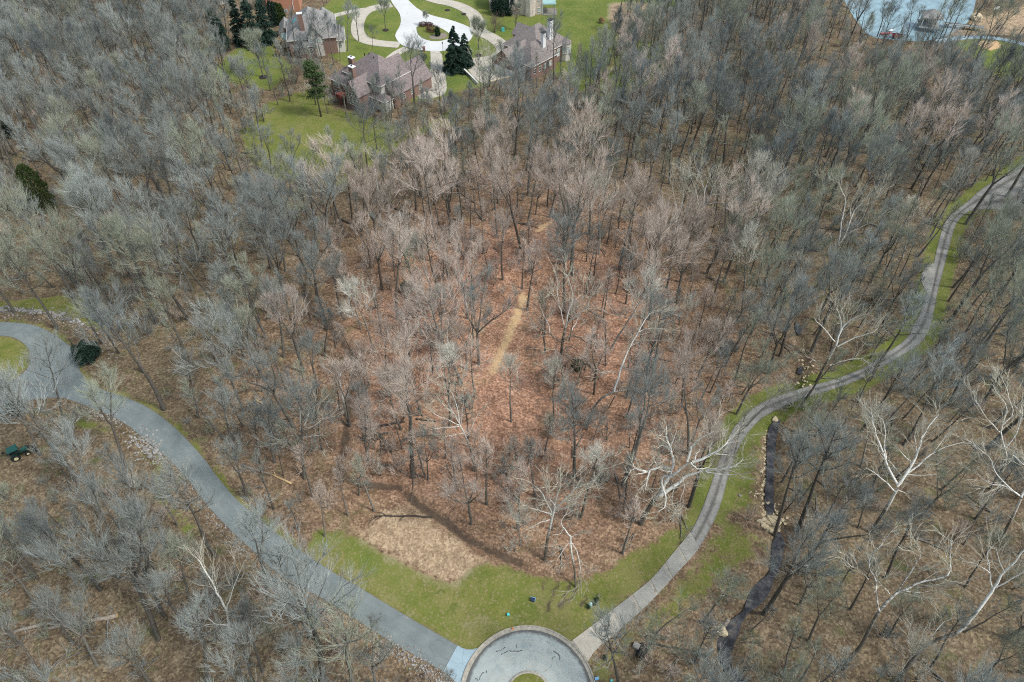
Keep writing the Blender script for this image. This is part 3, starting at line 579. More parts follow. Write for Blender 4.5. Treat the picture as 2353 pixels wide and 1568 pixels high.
strip_c('side_drive', [(975, -8), (1005, 2), (1040, 8), (1070, 20), (1088, 33), (1097, 50), (1096, 66), (1108, 76), (1130, 86), (1150, 100), (1160, 113), (1155, 124), (1138, 134), (1110, 140), (1080, 143)], 5.2, M['walk_conc'], .10)
strip_c('entry_walk', [(935, 111), (915, 120), (898, 133), (890, 146), (900, 158), (915, 166)], 3.2, M['walk_conc'], .09)
S(patch('garage_court', [(1068, 147), (1085, 142), (1150, 128), (1172, 150), (1188, 178), (1120, 196), (1096, 186), (1080, 168)], M['walk_conc'], .075, 4.0))
S(patch('house_drive', [(989, 117), (1014, 117), (1019, 150), (1026, 190), (1027, 206), (1020, 219), (995, 226), (955, 228), (975, 200), (990, 165)], M['walk_conc'], .075, 4.0))
strip_c('golf_path', [(2150, 96), (2200, 88), (2250, 85), (2300, 90), (2353, 103), (2420, 125)], 2.6, M['new_conc'], .12)
def lawn_patch(name, poly, mud_=0.0):
    o = S(patch(name, None, M['ground'], .22, 2.0, world_poly=poly))
    for nm, c in (('zone', (1, 0, mud_, 1)), ('zone2', (0, .75, 0, 1))):
        a = o.data.color_attributes.new(nm, 'FLOAT_COLOR', 'POINT'); a.data.foreach_set('color', np.tile(c, len(o.data.vertices)).astype(np.float32))
    return o
lawn_patch('far_island_lawn', isl_far[:-1])
S(patch('island_mulch', off([(330, 345), (400, 320), (470, 308), (500, 318), (505, 345), (450, 365), (370, 370)], .2501, 902, 0), M['mulch'], .26, 2.0)).active_material = M['log']

# ------------------------------------------------------------------ trees
def nrm(v): return v / (np.linalg.norm(v) + 1e-9)
class Tree:
    def __init__(s, seed): s.r = np.random.default_rng(seed); s.tub = {0: [], 1: []}; s.tw = []
    def poly(s, p, d, L, n, wig, trop):
        pts = [np.array(p, float)]; d = nrm(np.array(d, float))
        for i in range(n):
            d = nrm(d + s.r.normal(0, wig, 3) + np.array([0, 0, trop])); pts.append(pts[-1] + d * L / n)
        return np.array(pts)
    def child_dir(s, d, ang, az=None):
        a = nrm(np.cross(d, s.r.normal(0, 1, 3))) if az is None else az
        return nrm(d * math.cos(ang) + a * math.sin(ang))
    def twigs(s, pts, r, n, ln, up=.35, spread=.75):
        for _ in range(n):
            t = s.r.uniform(.15, 1.0) * (len(pts) - 1); i = min(int(t), len(pts) - 2); p = pts[i] + (pts[i + 1] - pts[i]) * (t - i)
            d = nrm(nrm(pts[i + 1] - pts[i]) + s.r.normal(0, spread * .24, 3) + np.array([0, 0, up * .7])); s.tw.append((p, d, ln * s.r.uniform(.55, 1.25), r * s.r.uniform(.7, 1.2)))
    def ramify(s, limb, L, r0, n2, n3, nt, tl=1.25, up=.26, tr=.0108, start=.2):
        """secondary branches, branchlets and twigs on one limb"""
        for k in range(n2):
            t = (start + (1 - start) * (k + s.r.uniform(.2, .9)) / n2) * (len(limb) - 1); t = min(t, len(limb) - 1.001); i = int(t)
            p = limb[i] + (limb[i + 1] - limb[i]) * (t - i); d = nrm(limb[i + 1] - limb[i]); f = 1 - t / (len(limb) - 1)
            l2 = L * (.34 + .30 * f) * s.r.uniform(.75, 1.25); q = s.poly(p, s.child_dir(d, s.r.uniform(.5, .95)) + np.array([0, 0, up]), l2, 3, .16, up * .55)
            r2 = max(.022, r0 * (.22 + .25 * f)); s.tub[1].append((q, np.linspace(r2, .016, 4), 4))
            for j in range(n3):
                t3 = s.r.uniform(.2, 1.0) * 2.999; i3 = int(t3); p3 = q[i3] + (q[i3 + 1] - q[i3]) * (t3 - i3)
                l3 = l2 * s.r.uniform(.42, .8); c = s.poly(p3, s.child_dir(nrm(q[i3 + 1] - q[i3]), s.r.uniform(.3, .7)) + np.array([0, 0, up]), l3, 2, .11, up * .5)
                s.tub[1].append((c, np.array([.021, .015, .007]), 3)); s.twigs(c, tr, nt, tl)
    def forest(s, H, form):
        r = s.r; R0 = H * r.uniform(.0105, .0135); t0 = {'straight': .58, 'forked': .50, 'spreading': .46, 'slender': .58, 'vase': .42}[form]
        crown = H * {'straight': .20, 'forked': .235, 'spreading': .29, 'slender': .14, 'vase': .26}[form]
        leaders = []
        if form in ('forked', 'vase'):
            hb = H * t0; tr = s.poly((0, 0, -.4), (r.normal(0, .03), r.normal(0, .03), 1), hb + .4, 5, .03, .05); s.tub[0].append((tr, np.linspace(R0 * 1.12, R0 * .8, 6), 8))
            nl = 2 if form == 'forked' else r.integers(3, 5); a0 = r.uniform(0, 6.28)
            for k in range(nl):
                a = a0 + k * 6.283 / nl + r.normal(0, .25); sp = r.uniform(.22, .38) if form == 'forked' else r.uniform(.32, .55)
                q = s.poly(tr[-1], (math.cos(a) * sp, math.sin(a) * sp, 1), (H - hb) * r.uniform(.85, 1.02), 7, .07, .07); s.tub[0].append((q, np.linspace(R0 * .62, .03, 8), 7)); leaders.append((q, R0 * .62, .12, 1.0 / nl ** .55))
        else:
            q = s.poly((0, 0, -.4), (r.normal(0, .03), r.normal(0, .03), 1), H * .98, 10, .035, .06); s.tub[0].append((q, np.r_[R0 * 1.12, np.linspace(R0, .035, 10)], 8)); leaders.append((q, R0, t0, 1.0))
        nl = {'straight': 12, 'forked': 15, 'spreading': 12, 'slender': 11, 'vase': 16}[form]
        for q, rr, st, fac in leaders:
            m = max(4, int(round(nl / len(leaders)))); az = r.uniform(0, 6.28)
            for k in range(m):
                u = (k + r.uniform(.1, .9)) / m; t = (st + (.985 - st) * u) * (len(q) - 1); i = min(int(t), len(q) - 2); p = q[i] + (q[i + 1] - q[i]) * (t - i); az += 2.4 + r.normal(0, .35)
                el = math.radians(28 + 42 * u + r.normal(0, 8)); L = crown * fac ** .5 * (1.12 - .55 * u) * r.uniform(.75, 1.2)
                if form == 'spreading': el -= .15
                d = (math.cos(az) * math.cos(el), math.sin(az) * math.cos(el), math.sin(el)); lim = s.poly(p, d, L, 5, .10, .09); rl = rr * (.42 - .22 * u)
                s.tub[0].append((lim, np.linspace(max(rl, .05), .022, 6), 5))
                s.ramify(lim, L, rl, *((7, 6, 3) if form != 'slender' else (4, 3, 3)), tl=1.6 if form != 'slender' else 1.15)
            s.ramify(q[-3:], H * .12, .05, 5, 5, 7, tl=1.4, start=.05)
        # a few broken stubs low on the stem
        q = leaders[0][0] if form not in ('forked', 'vase') else s.tub[0][0][0]
        for _ in range(r.integers(0, 4)):
            i = r.integers(2, max(3, len(q) - 2)); a = r.uniform(0, 6.28); b = s.poly(q[min(i, len(q) - 1)], (math.cos(a), math.sin(a), .35), r.uniform(1, 2.5), 3, .15, .05); s.tub[0].append((b, np.linspace(.06, .015, 4), 4)); s.twigs(b, .012, 4, .7)
        return s
    def arrays(s, tubes, tw):
        V, T, b = [], [], 0
        for pts, rad, k in tubes:
            n = len(pts); d = np.gradient(pts, axis=0); d /= np.linalg.norm(d, axis=1)[:, None] + 1e-9
            ref = np.array([1.0, 0, 0]) if abs(d[0][0]) < .6 else np.array([0, 1.0, 0])
            a = np.cross(d, ref); a /= np.linalg.norm(a, axis=1)[:, None] + 1e-9; c = np.cross(d, a); th = np.arange(k) * 2 * math.pi / k
            rg = pts[:, None] + np.asarray(rad)[:, None, None] * (a[:, None] * np.cos(th)[None, :, None] + c[:, None] * np.sin(th)[None, :, None])
            V.append(rg.reshape(-1, 3)); ix = b + np.arange(n * k).reshape(n, k); nx = np.roll(ix, -1, 1)
            T.append(np.stack([ix[:-1], nx[:-1], nx[1:]], -1).reshape(-1, 3)); T.append(np.stack([ix[:-1], nx[1:], ix[1:]], -1).reshape(-1, 3)); b += n * k
        if tw:
            p = np.array([t[0] for t in tw]); d = np.array([t[1] for t in tw]); L = np.array([t[2] for t in tw]); rr = np.array([t[3] for t in tw])
            a = np.cross(d, s.r.normal(0, 1, p.shape)); a /= np.linalg.norm(a, axis=1)[:, None] + 1e-9; c = np.cross(d, a); m = len(p)
            bend = p + d * (L * .55)[:, None] + a * (L * .07)[:, None]; ring = [p + (a * math.cos(t) + c * math.sin(t)) * rr[:, None] for t in (0, 2.094, 4.189)]
            ring2 = [bend + (a * math.cos(t) + c * math.sin(t)) * (rr * .75)[:, None] for t in (0, 2.094, 4.189)]; tip = p + d * L[:, None] - c * (L * .05)[:, None]
            V.append(np.concatenate(ring + ring2 + [tip])); o = b + np.arange(m)
            for j in range(3):
                j2 = (j + 1) % 3; T += [np.stack([o + j * m, o + j2 * m, o + (3 + j2) * m], 1), np.stack([o + j * m, o + (3 + j2) * m, o + (3 + j) * m], 1), np.stack([o + (3 + j) * m, o + (3 + j2) * m, o + 6 * m], 1)]
        return np.concatenate(V), np.concatenate(T)
    def meshes(s, bark, twig):
        v, t = s.arrays(s.tub[0], []); me0 = mesh_np('trunk', v, t, mats=[bark], smooth_shade=True)
        v, t = s.arrays(s.tub[1], s.tw); me1 = mesh_np('crown', v, t, mats=[twig]); return me0, me1

PROTO = []   # (trunk mesh, crown mesh, height, form, tint)
spec = [('straight', 'grey', 'bark'), ('forked', 'grey', 'bark_dark'), ('spreading', 'grey', 'bark'), ('vase', 'grey', 'bark_dark'),
        ('straight', 'pinkish', 'bark'), ('spreading', 'pinkish', 'bark'), ('slender', 'pinkish', 'bark'), ('vase', 'pinkish', 'bark'),
        ('straight', 'olive', 'bark'), ('forked', 'olive', 'bark_dark'), ('vase', 'olive', 'bark'), ('spreading', 'pale', 'bark_pale'),
        ('straight', 'pale', 'bark'), ('slender', 'grey', 'bark'), ('forked', 'pinkish', 'bark_dark'), ('straight', 'dark', 'bark_dark'), ('spreading', 'dark', 'bark_dark'),
        ('slender', 'olive', 'bark'), ('slender', 'grey', 'bark_dark'), ('forked', 'grey', 'bark'), ('straight', 'grey', 'bark_dark'), ('spreading', 'olive', 'bark'), ('vase', 'grey', 'bark')]
for i, (fm, tint, bk) in enumerate(spec):
    H = {'slender': 17.0, 'spreading': 22.0}.get(fm, 25.0); tr = Tree(100 + i).forest(H, fm); PROTO.append((*tr.meshes(M[bk], M['twig_' + tint]), H, fm, tint))

# survey of single trees: base x, y, top x, y
TR = []
def add(s, ox, oy, L):
    for b in L: TR.append((b[0] * s + ox, b[1] * s + oy, b[2] * s + ox, b[3] * s + oy))
add(.3001, 0, 627.5, [(450, 430, 60, -250), (800, 390, 340, -330), (870, 325, 580, -280), (1100, 770, 960, 400), (1260, 1045, 820, 100), (1520, 1110, 1390, 640), (505, 1155, 290, 450), (600, 1590, -60, 780), (310, 1395, 0, 840), (960, 1480, 720, 800), (1090, 760, 900, 360)])
add(.3496, 0, 1019.6, [(160, 560, 0, 260), (430, 810, 330, 380), (470, 300, 340, -40), (250, 890, -20, 480), (215, 885, -60, 560), (230, 1050, -80, 620), (660, 490, 420, -100), (900, 470, 680, 40), (1020, 820, 840, 480), (1080, 1130, 730, 400), (1040, 1290, 560, 250), (1290, 1190, 1160, 620), (290, 1540, -20, 1080), (640, 1460, 380, 950), (1380, 1568, 1180, 1080), (1760, 1010, 1640, 470), (490, 1320, 400, 860), (1240, 1230, 900, 800), (1000, 1590, 780, 1250), (1680, 1590, 1500, 1180)])
add(.3497, 549, 1019.6, [(565, 610, 660, 240), (570, 1570, 440, 800), (375, 1190, 270, 760), (1525, 530, 1490, 160), (1830, 560, 1820, 190), (1850, 670, 1850, 420), (490, 350, 400, 20), (60, 370, -60, 20), (230, 430, 130, 60), (790, 340, 790, 80), (1540, 180, 1520, -60), (850, 120, 850, -160), (500, 1580, 400, 1250), (760, 1590, 680, 1080), (900, 1600, 830, 1300), (160, 1500, 60, 1100), (1240, 240, 1200, -40)])
add(.2751, 509.8, 666.6, [(520, 565, 420, -40), (680, 690, 480, 60), (800, 870, 700, 400), (1665, 360, 1610, -60), (1570, 460, 1530, 100), (1850, 480, 1800, 0), (2000, 780, 1740, -80), (2045, 660, 2040, 200), (1910, 630, 1880, 300), (2110, 900, 2120, 480), (1600, 1568, 1560, 560), (1220, 1420, 1180, 900), (320, 1450, 380, 950), (440, 1440, 390, 950), (1410, 950, 1400, 620), (1370, 740, 1340, 280), (1160, 330, 1100, -60), (1070, 1140, 980, 640), (1700, 1565, 1600, 1180), (690, 1568, 640, 820), (120, 1420, 40, 800), (860, 560, 840, 150), (1230, 800, 1180, 450)])
add(.2501, 549, 313.7, [(960, 890, 740, 80), (860, 1080, 690, 180), (1190, 590, 960, 60), (1490, 290, 1460, -100), (1410, 440, 1370, -60), (1630, 680, 1580, 60), (1665, 550, 1620, 100), (1730, 500, 1670, 60), (1350, 630, 1310, 180), (1045, 800, 980, 260), (1150, 780, 1100, 350), (2060, 340, 2040, -60), (2000, 340, 1980, -40), (530, 400, 430, -40), (300, 310, 240, -80), (700, 970, 620, 500), (1570, 1210, 1330, 700), (1770, 1420, 1640, 900), (1830, 1430, 1760, 820), (1500, 210, 1470, -120), (1700, 100, 1690, -150), (2060, 1290, 2080, 850), (100, 780, 40, 400), (170, 240, 90, -90)])
add(.3001, 1098, 313.7, [(720, 1060, 740, 150), (630, 980, 640, 560), (670, 940, 660, 420), (330, 860, 130, 220), (380, 680, 470, 130), (930, 900, 980, 330), (1290, 970, 1370, 640), (1080, 640, 1200, 220), (1230, 740, 1380, 360), (1960, 470, 2130, 20), (830, 960, 850, 700), (1750, 1050, 2120, 380), (380, 1330, 400, 840), (550, 620, 640, 200), (950, 460, 1060, 40), (1880, 1120, 2060, 640), (40, 900, 20, 500), (440, 600, 480, 300), (2050, 370, 2160, 60), (2110, 390, 2250, 40)])
add(.3002, 1098, 627.5, [(1020, 580, 1280, 60), (580, 1130, 600, 700), (890, 930, 930, 520), (1140, 1110, 1260, 720), (1610, 1390, 1560, 680), (1680, 470, 1800, 120), (1840, 610, 2080, 180), (1950, 600, 2180, 260), (255, 1140, 230, 680), (10, 700, 50, 100), (740, 1568, 770, 860), (1640, 1290, 1760, 900), (1980, 1080, 2210, 620), (1540, 510, 1600, 200), (880, 1280, 960, 1150), (300, 1500, 300, 1280), (1160, 1340, 1180, 1120)])
add(.3002, 1764.7, 392.2, [(1030, 670, 1060, 200), (1540, 770, 1850, 380), (1520, 1090, 1850, 640), (320, 550, 560, 40), (120, 670, 330, 180), (490, 1090, 760, 560), (380, 1150, 620, 620), (90, 1420, 320, 860), (140, 1250, 200, 700), (1910, 810, 2100, 500), (1420, 1330, 1700, 980), (1200, 1520, 1380, 1180), (1780, 560, 1960, 200), (1220, 330, 1400, 60), (1060, 1060, 1180, 800), (780, 1440, 960, 1150)])
add(.3002, 1686.3, 784.3, [(970, 960, 1120, 500), (510, 500, 900, 100), (950, 470, 1120, 100), (1540, 470, 1640, 120), (1640, 490, 1950, -60), (490, 1450, 850, 640), (310, 1490, 580, 720), (710, 1350, 900, 1000), (950, 1430, 850, 1000), (1420, 1350, 1780, 960), (1850, 1360, 2160, 860), (1760, 1560, 1960, 1200), (100, 650, 330, 330), (0, 900, 130, 560)])
add(.2996, 1725.5, 1098, [(680, 830, 800, 540), (370, 980, 520, 620), (1050, 1230, 1240, 900), (1640, 840, 1900, 420), (1030, 770, 1160, 120), (760, 1010, 920, 600), (440, 1250, 620, 860), (250, 1530, 420, 1080), (1100, 1570, 1360, 1250), (380, 1560, 440, 1180), (1380, 1450, 1640, 1050), (1750, 1560, 2080, 1240), (620, 1580, 720, 1320), (960, 1580, 930, 1400)])
add(.2501, 392, 0, [(850, 705, 800, 420), (270, 475, 240, 130), (1235, 700, 1180, 380), (1500, 600, 1440, 150), (1390, 540, 1300, 120), (1630, 470, 1600, 30), (1560, 560, 1540, 200), (1860, 460, 1850, 250), (1730, 380, 1690, 60)])
add(.2501, 902, 0, [(1010, 680, 980, 380), (1500, 1030, 1490, 760), (1985, 600, 2190, 120), (1890, 530, 1930, 260), (1660, 730, 1720, 400), (870, 960, 840, 700), (1360, 880, 1420, 560), (2200, 480, 2230, 200), (1130, 275, 1130, 160)])
add(.10666, 1945, 0, [(720, 1170, 1060, 60), (1280, 900, 1530, -120), (660, 800, 900, 60), (300, 740, 460, 60), (1740, 860, 1900, 300), (100, 640, 200, -100)])
add(.2501, 1764.7, 0, [(1740, 690, 1920, 340), (2080, 790, 2250, 460), (2110, 820, 2340, 470), (480, 470, 640, 60), (980, 600, 1090, 300), (200, 300, 330, 60)])

def fit_tree(bx, by, tx, ty):
    B = G(bx, by); hs = np.arange(6, 36, .25); pr, _ = proj(B[None] + np.c_[np.zeros((len(hs), 2)), hs]); d = np.hypot(pr[:, 0] - tx, pr[:, 1] - ty); h = float(hs[d.argmin()])
    h = min(max(h, 8.0), 30.0); T = atz(tx, ty, B[2] + h); lean = T[:2] - B[:2]; m = np.hypot(*lean); mx = h * .20
    if m > mx: lean *= mx / m
    return B, h, lean
R = random.Random(11)
def tints_at(dx, dy):  # cooler, darker twigs outside the middle imitate haze and dim corners
    if 780 < dx < 1650 and 480 < dy < 1300: return ['pinkish'] * 7 + ['grey'] * 2 + ['pale']
    if dx < 900 and dy < 560: return ['grey'] * 6 + ['dark'] * 3 + ['olive']
    if dx >= 1650 and dy > 500: return ['olive'] * 4 + ['pale'] + ['grey'] * 4 + ['dark']
    if dy < 480: return ['grey'] * 5 + ['pinkish'] + ['dark'] * 3 + ['olive'] * 2
    return ['grey'] * 6 + ['olive'] * 3 + ['dark'] + ['pinkish'] * (dx > 620)
def pick(dx, dy, h, rr=R):
    tn = rr.choice(tints_at(dx, dy)); c = [i for i, p in enumerate(PROTO) if p[4] == tn and (p[3] != 'slender' or h < 19)] or [0]
    return rr.choice(c)
trees = []   # dicts
for (bx, by, tx, ty) in TR:
    B, h, lean = fit_tree(bx, by, tx, ty); trees.append(dict(p=B, h=h, lean=lean, k=pick(bx, by, h), traced=True, d=(bx, by)))
# ------------------------------------------------------------------ the pale sycamores and snags, limb by limb: (mapping, base, stems); a stem is (radius, height at start, height at end, points)
SYC = [
 ('spreading white sycamore leaning over the bend of the gravel drive, drooping limbs', (.16503, 1427.4, 964.7), (270, 1450), 1.0, [
  (.42, 0, 8.5, [(270, 1450), (330, 1320), (400, 1200), (470, 1110), (540, 1040)]), (.30, 8.5, 12.5, [(540, 1040), (590, 930), (620, 860), (680, 760)]),
  (.22, 12.5, 22, [(680, 760), (720, 650), (735, 600), (710, 500), (690, 430), (660, 340), (635, 270), (630, 170), (632, 90)]), (.11, 17.5, 21, [(690, 430), (705, 350), (740, 240), (775, 150)]), (.10, 17.5, 18.5, [(690, 430), (640, 380), (560, 355), (500, 400)]),
  (.22, 12.7, 14, [(690, 725), (660, 680), (600, 655), (520, 660), (450, 690), (400, 710), (340, 735), (230, 745)]), (.13, 14, 12, [(400, 710), (360, 800), (345, 900), (345, 990)]), (.07, 12.6, 12, [(345, 880), (300, 935), (235, 975)]),
  (.13, 14.2, 16, [(340, 720), (280, 715), (195, 680), (160, 600)]), (.08, 15, 15, [(195, 680), (120, 720), (105, 770)]), (.09, 13.6, 14.5, [(680, 720), (640, 735), (560, 690), (540, 665)]), (.09, 14.5, 15.5, [(715, 590), (640, 555), (560, 540)]), (.07, 14.6, 17, [(490, 640), (465, 560), (460, 510)]),
  (.25, 11.8, 17, [(620, 860), (680, 790), (740, 760), (830, 690), (920, 610), (990, 590)]), (.17, 16.5, 22, [(920, 590), (940, 510), (970, 430), (980, 370), (1050, 290), (1130, 245), (1240, 195), (1300, 150)]),
  (.20, 17, 21.5, [(990, 590), (1100, 560), (1230, 500), (1300, 460), (1390, 390), (1460, 330), (1510, 260), (1590, 215)]), (.10, 18, 20.5, [(1230, 500), (1230, 400), (1260, 320), (1295, 245)]), (.08, 18.3, 18, [(1300, 470), (1420, 490), (1500, 495)]), (.08, 20, 20.5, [(1460, 335), (1540, 315), (1600, 320)]),
  (.11, 17, 16, [(970, 600), (1020, 650), (1060, 685), (1170, 675), (1230, 660)]), (.10, 17, 18.5, [(1010, 590), (1040, 480), (1090, 430), (1110, 370)]),
  (.30, 8.8, 14, [(540, 1060), (640, 990), (780, 880), (900, 790), (1030, 740), (1180, 715)]), (.20, 14, 18, [(1180, 715), (1300, 695), (1400, 685), (1500, 665), (1580, 650), (1640, 600), (1700, 540)]), (.13, 14, 13, [(1190, 730), (1280, 735), (1350, 760), (1480, 770), (1610, 765)]), (.05, 12, 9, [(860, 820), (880, 950), (820, 1100), (825, 1240)]), (.05, 11, 8, [(740, 900), (710, 1050), (700, 1200)]),
  (.17, 12.4, 9, [(660, 765), (580, 800), (560, 860), (575, 930), (610, 1030), (620, 1110), (610, 1200), (570, 1255), (480, 1285)])]),
 ('wide white sycamore forking low among brown leaves beyond the creek channel', (.3002, 1686.3, 784.3), (1050, 1470), .9, [
  (.38, 0, 11, [(1050, 1470), (1110, 1370), (1180, 1260), (1250, 1130)]), (.16, 10.5, 13, [(1235, 1150), (1150, 1070), (1080, 1010), (1010, 970)]), (.24, 11, 19, [(1255, 1100), (1190, 990), (1160, 900), (1110, 780), (1080, 690), (1060, 600), (1055, 540)]), (.14, 14, 18.5, [(1165, 900), (1150, 800), (1165, 680), (1130, 590)]), (.12, 12.5, 11.5, [(1180, 910), (1230, 970), (1280, 1025)]),
  (.26, 11, 19, [(1250, 1110), (1340, 980), (1400, 870), (1430, 760), (1470, 680), (1570, 560)]), (.11, 14, 17, [(1400, 860), (1385, 740), (1390, 690)]), (.13, 13.2, 15, [(1365, 930), (1300, 880), (1260, 820)]), (.18, 12, 16, [(1330, 1010), (1440, 930), (1530, 850), (1650, 800), (1770, 770)]), (.10, 14, 16, [(1530, 850), (1600, 750), (1645, 700)]), (.10, 12, 13, [(1310, 1020), (1420, 1030), (1560, 1020)]), (.10, 10, 9, [(1250, 1135), (1290, 1155), (1325, 1170)])]),
 ('white-topped sycamore at the photo edge, limbs arching over dark ground', (.3002, 1686.3, 784.3), (2030, 1530), .55, [
  (.40, 0, 14, [(2030, 1530), (2100, 1410), (2150, 1310), (2200, 1200)]), (.18, 13, 15, [(2195, 1190), (2150, 1150), (2060, 1100), (1980, 1100), (1900, 1060), (1860, 1010)]), (.17, 14, 20, [(2200, 1190), (2120, 1130), (2030, 1040), (1985, 980), (1970, 900), (1880, 820), (1770, 740)]), (.26, 14, 20, [(2200, 1195), (2260, 1090), (2260, 960), (2200, 930), (2130, 870)]), (.2, 15, 22, [(2240, 1120), (2300, 1000), (2330, 880), (2380, 760)])]),
 ('tall pale tree with sinuous upper limbs at the photo edge above dark ground', (.3002, 1686.3, 784.3), (1960, 1130), .35, [
  (.36, 0, 14, [(1960, 1130), (2040, 1000), (2090, 900), (2075, 820)]), (.2, 14, 20, [(2075, 820), (2045, 720), (2060, 620), (2100, 500), (2010, 400), (1980, 330)]), (.16, 15, 19, [(2045, 700), (1990, 650), (1930, 580), (1860, 470), (1825, 380)]), (.14, 16, 22, [(2060, 640), (2150, 560), (2100, 400), (2050, 260)]), (.16, 15, 22, [(2075, 820), (2150, 740), (2200, 600), (2220, 480)])]),
 ('big pale sycamore leaning out from the lower right corner, crown cut by the edge', (.2996, 1725.5, 1098), (1110, 1590), .45, [
  (.46, 0, 15, [(1110, 1590), (1240, 1400), (1330, 1290), (1460, 1230), (1600, 1190), (1740, 1020), (1850, 870)]), (.26, 15, 23, [(1850, 870), (1900, 780), (2000, 660), (2090, 560), (2180, 470)]), (.16, 14.5, 20, [(1850, 860), (1830, 770), (1830, 680), (1800, 580), (1860, 520)]), (.11, 18, 19, [(1830, 730), (1760, 670), (1660, 650)]), (.15, 15, 21, [(1880, 840), (1980, 790), (2090, 730), (2200, 650)]), (.1, 18, 22, [(1940, 720), (1900, 620), (1880, 530)]), (.12, 8, 12, [(1330, 1290), (1400, 1200), (1470, 1110), (1540, 1080)]), (.1, 6, 9, [(1280, 1290), (1255, 1200), (1225, 1100)])]),
 ('dark forked tree with grey twisting limbs rising from the lower right wood', (.2996, 1725.5, 1098), (705, 1475), .0, [
  (.36, 0, 13, [(705, 1475), (770, 1370), (840, 1300), (900, 1180), (970, 1040), (1030, 970)]), (.22, 13, 20, [(1030, 970), (1100, 900), (1180, 860), (1300, 800), (1440, 770), (1530, 740), (1525, 600), (1545, 480)]), (.16, 13, 21, [(1100, 900), (1200, 760), (1270, 660), (1300, 600), (1290, 540)]), (.14, 12, 19, [(985, 1020), (960, 880), (960, 780), (900, 700), (910, 600), (1020, 480), (1090, 400)]), (.09, 16, 18, [(900, 780), (800, 690), (680, 610)]), (.1, 15, 17, [(1060, 890), (1000, 820), (960, 780)]), (.08, 15, 16, [(1190, 870), (1300, 880), (1420, 860)])]),
 ('white-barked sycamore with candelabra limbs beside the upper gravel drive', (.3002, 1764.7, 392.2), (370, 1620), .9, [
  (.34, 0, 11, [(370, 1620), (430, 1500), (480, 1410), (520, 1340)]), (.22, 11, 19, [(520, 1340), (550, 1240), (590, 1180), (620, 1150), (690, 1110), (770, 1100)]), (.15, 11.5, 17, [(515, 1310), (440, 1220), (380, 1170), (350, 1120)]), (.15, 13.5, 19.5, [(550, 1240), (555, 1150), (545, 1100), (520, 1050)]), (.1, 14, 18, [(585, 1190), (580, 1110), (560, 1060)]), (.17, 11, 16, [(530, 1350), (640, 1290), (730, 1260), (800, 1240), (850, 1200)]), (.14, 7, 8, [(470, 1490), (540, 1470), (600, 1450), (710, 1435), (760, 1460), (810, 1515)]), (.1, 6, 8, [(410, 1500), (340, 1440), (290, 1420)])]),
 ('white twin-stemmed sycamore with upswept arms right of the far slope', (.3002, 1764.7, 392.2), (500, 760), .85, [
  (.28, 0, 8, [(500, 760), (525, 660), (540, 560)]), (.2, 8, 20, [(540, 560), (560, 420), (580, 310), (600, 210), (560, 150), (540, 90)]), (.22, 7, 21, [(530, 590), (600, 480), (650, 320), (700, 270), (720, 230), (800, 180), (860, 150), (910, 100)]), (.12, 13, 20, [(630, 350), (640, 220), (700, 130)]), (.14, 9, 16, [(600, 500), (640, 470), (740, 420), (840, 370), (930, 290)]), (.1, 11, 18, [(680, 430), (740, 330), (790, 240)]), (.1, 11, 19, [(760, 400), (780, 300), (850, 190)])]),
 ('beige bare tree with a clear pale stem left of a dead fan-shaped tree', (.3001, 1098, 313.7), (1465, 940), .7, [
  (.26, 0, 9, [(1465, 940), (1490, 800), (1520, 660)]), (.15, 9, 20, [(1520, 660), (1520, 530), (1500, 460), (1490, 380), (1500, 320)]), (.14, 9.5, 20, [(1522, 640), (1555, 560), (1580, 430), (1565, 320)]), (.13, 9, 18, [(1525, 655), (1590, 630), (1630, 500), (1645, 420)]), (.1, 12, 20, [(1520, 530), (1545, 430), (1600, 330)])]),
 ('dead grey tree with a stiff white fan of broken limbs', (.3001, 1098, 313.7), (1595, 745), .65, [
  (.34, 0, 12, [(1595, 745), (1650, 670), (1700, 600), (1760, 500)]), (.2, 12, 20, [(1760, 500), (1800, 440), (1850, 390), (1900, 370), (1955, 345)]), (.16, 12.5, 20, [(1770, 490), (1800, 380), (1830, 330), (1850, 280)]), (.16, 11, 21, [(1730, 550), (1740, 420), (1700, 330), (1690, 270), (1705, 230)]), (.14, 10, 20, [(1700, 600), (1680, 450), (1640, 330), (1610, 240)]), (.12, 12, 14, [(1770, 520), (1830, 500), (1910, 520)]), (.12, 13, 18, [(1800, 450), (1880, 440), (1970, 410)]), (.1, 16, 20, [(1740, 420), (1760, 340), (1780, 280)])]),
 ('grey-white spreading sycamore with crooked low arms in the middle wood', (.3002, 1098, 627.5), (635, 690), .65, [
  (.40, 0, 9, [(635, 690), (640, 610), (645, 540), (660, 460), (675, 400)]), (.22, 9, 21, [(675, 400), (690, 300), (720, 230), (730, 190), (700, 70), (680, 10)]), (.2, 9, 19, [(675, 395), (750, 330), (830, 270), (850, 220), (870, 180)]), (.15, 10, 22, [(660, 400), (635, 300), (620, 240), (605, 130), (612, 50)]), (.12, 13, 20, [(730, 215), (800, 190), (860, 140), (905, 75)]), (.18, 6.5, 8, [(645, 530), (610, 510), (540, 460), (470, 420), (400, 400), (360, 365)]), (.14, 6, 4, [(612, 515), (600, 590), (550, 660), (505, 715)]),
  (.18, 6.5, 6, [(655, 525), (690, 490), (720, 480), (770, 490), (820, 530), (900, 555), (975, 545)]), (.14, 5, 3.5, [(650, 590), (690, 562), (740, 575), (780, 640), (810, 680)]), (.11, 3.8, 2.5, [(645, 620), (690, 640), (715, 720), (705, 790), (650, 860)]), (.1, 9, 12, [(550, 460), (540, 380), (490, 310), (490, 200)]), (.09, 10.5, 10, [(720, 440), (760, 370), (775, 330)])]),
 ('pale twisted sycamore with a curved stem and side-swept limbs', (.3002, 1098, 627.5), (830, 1200), .85, [
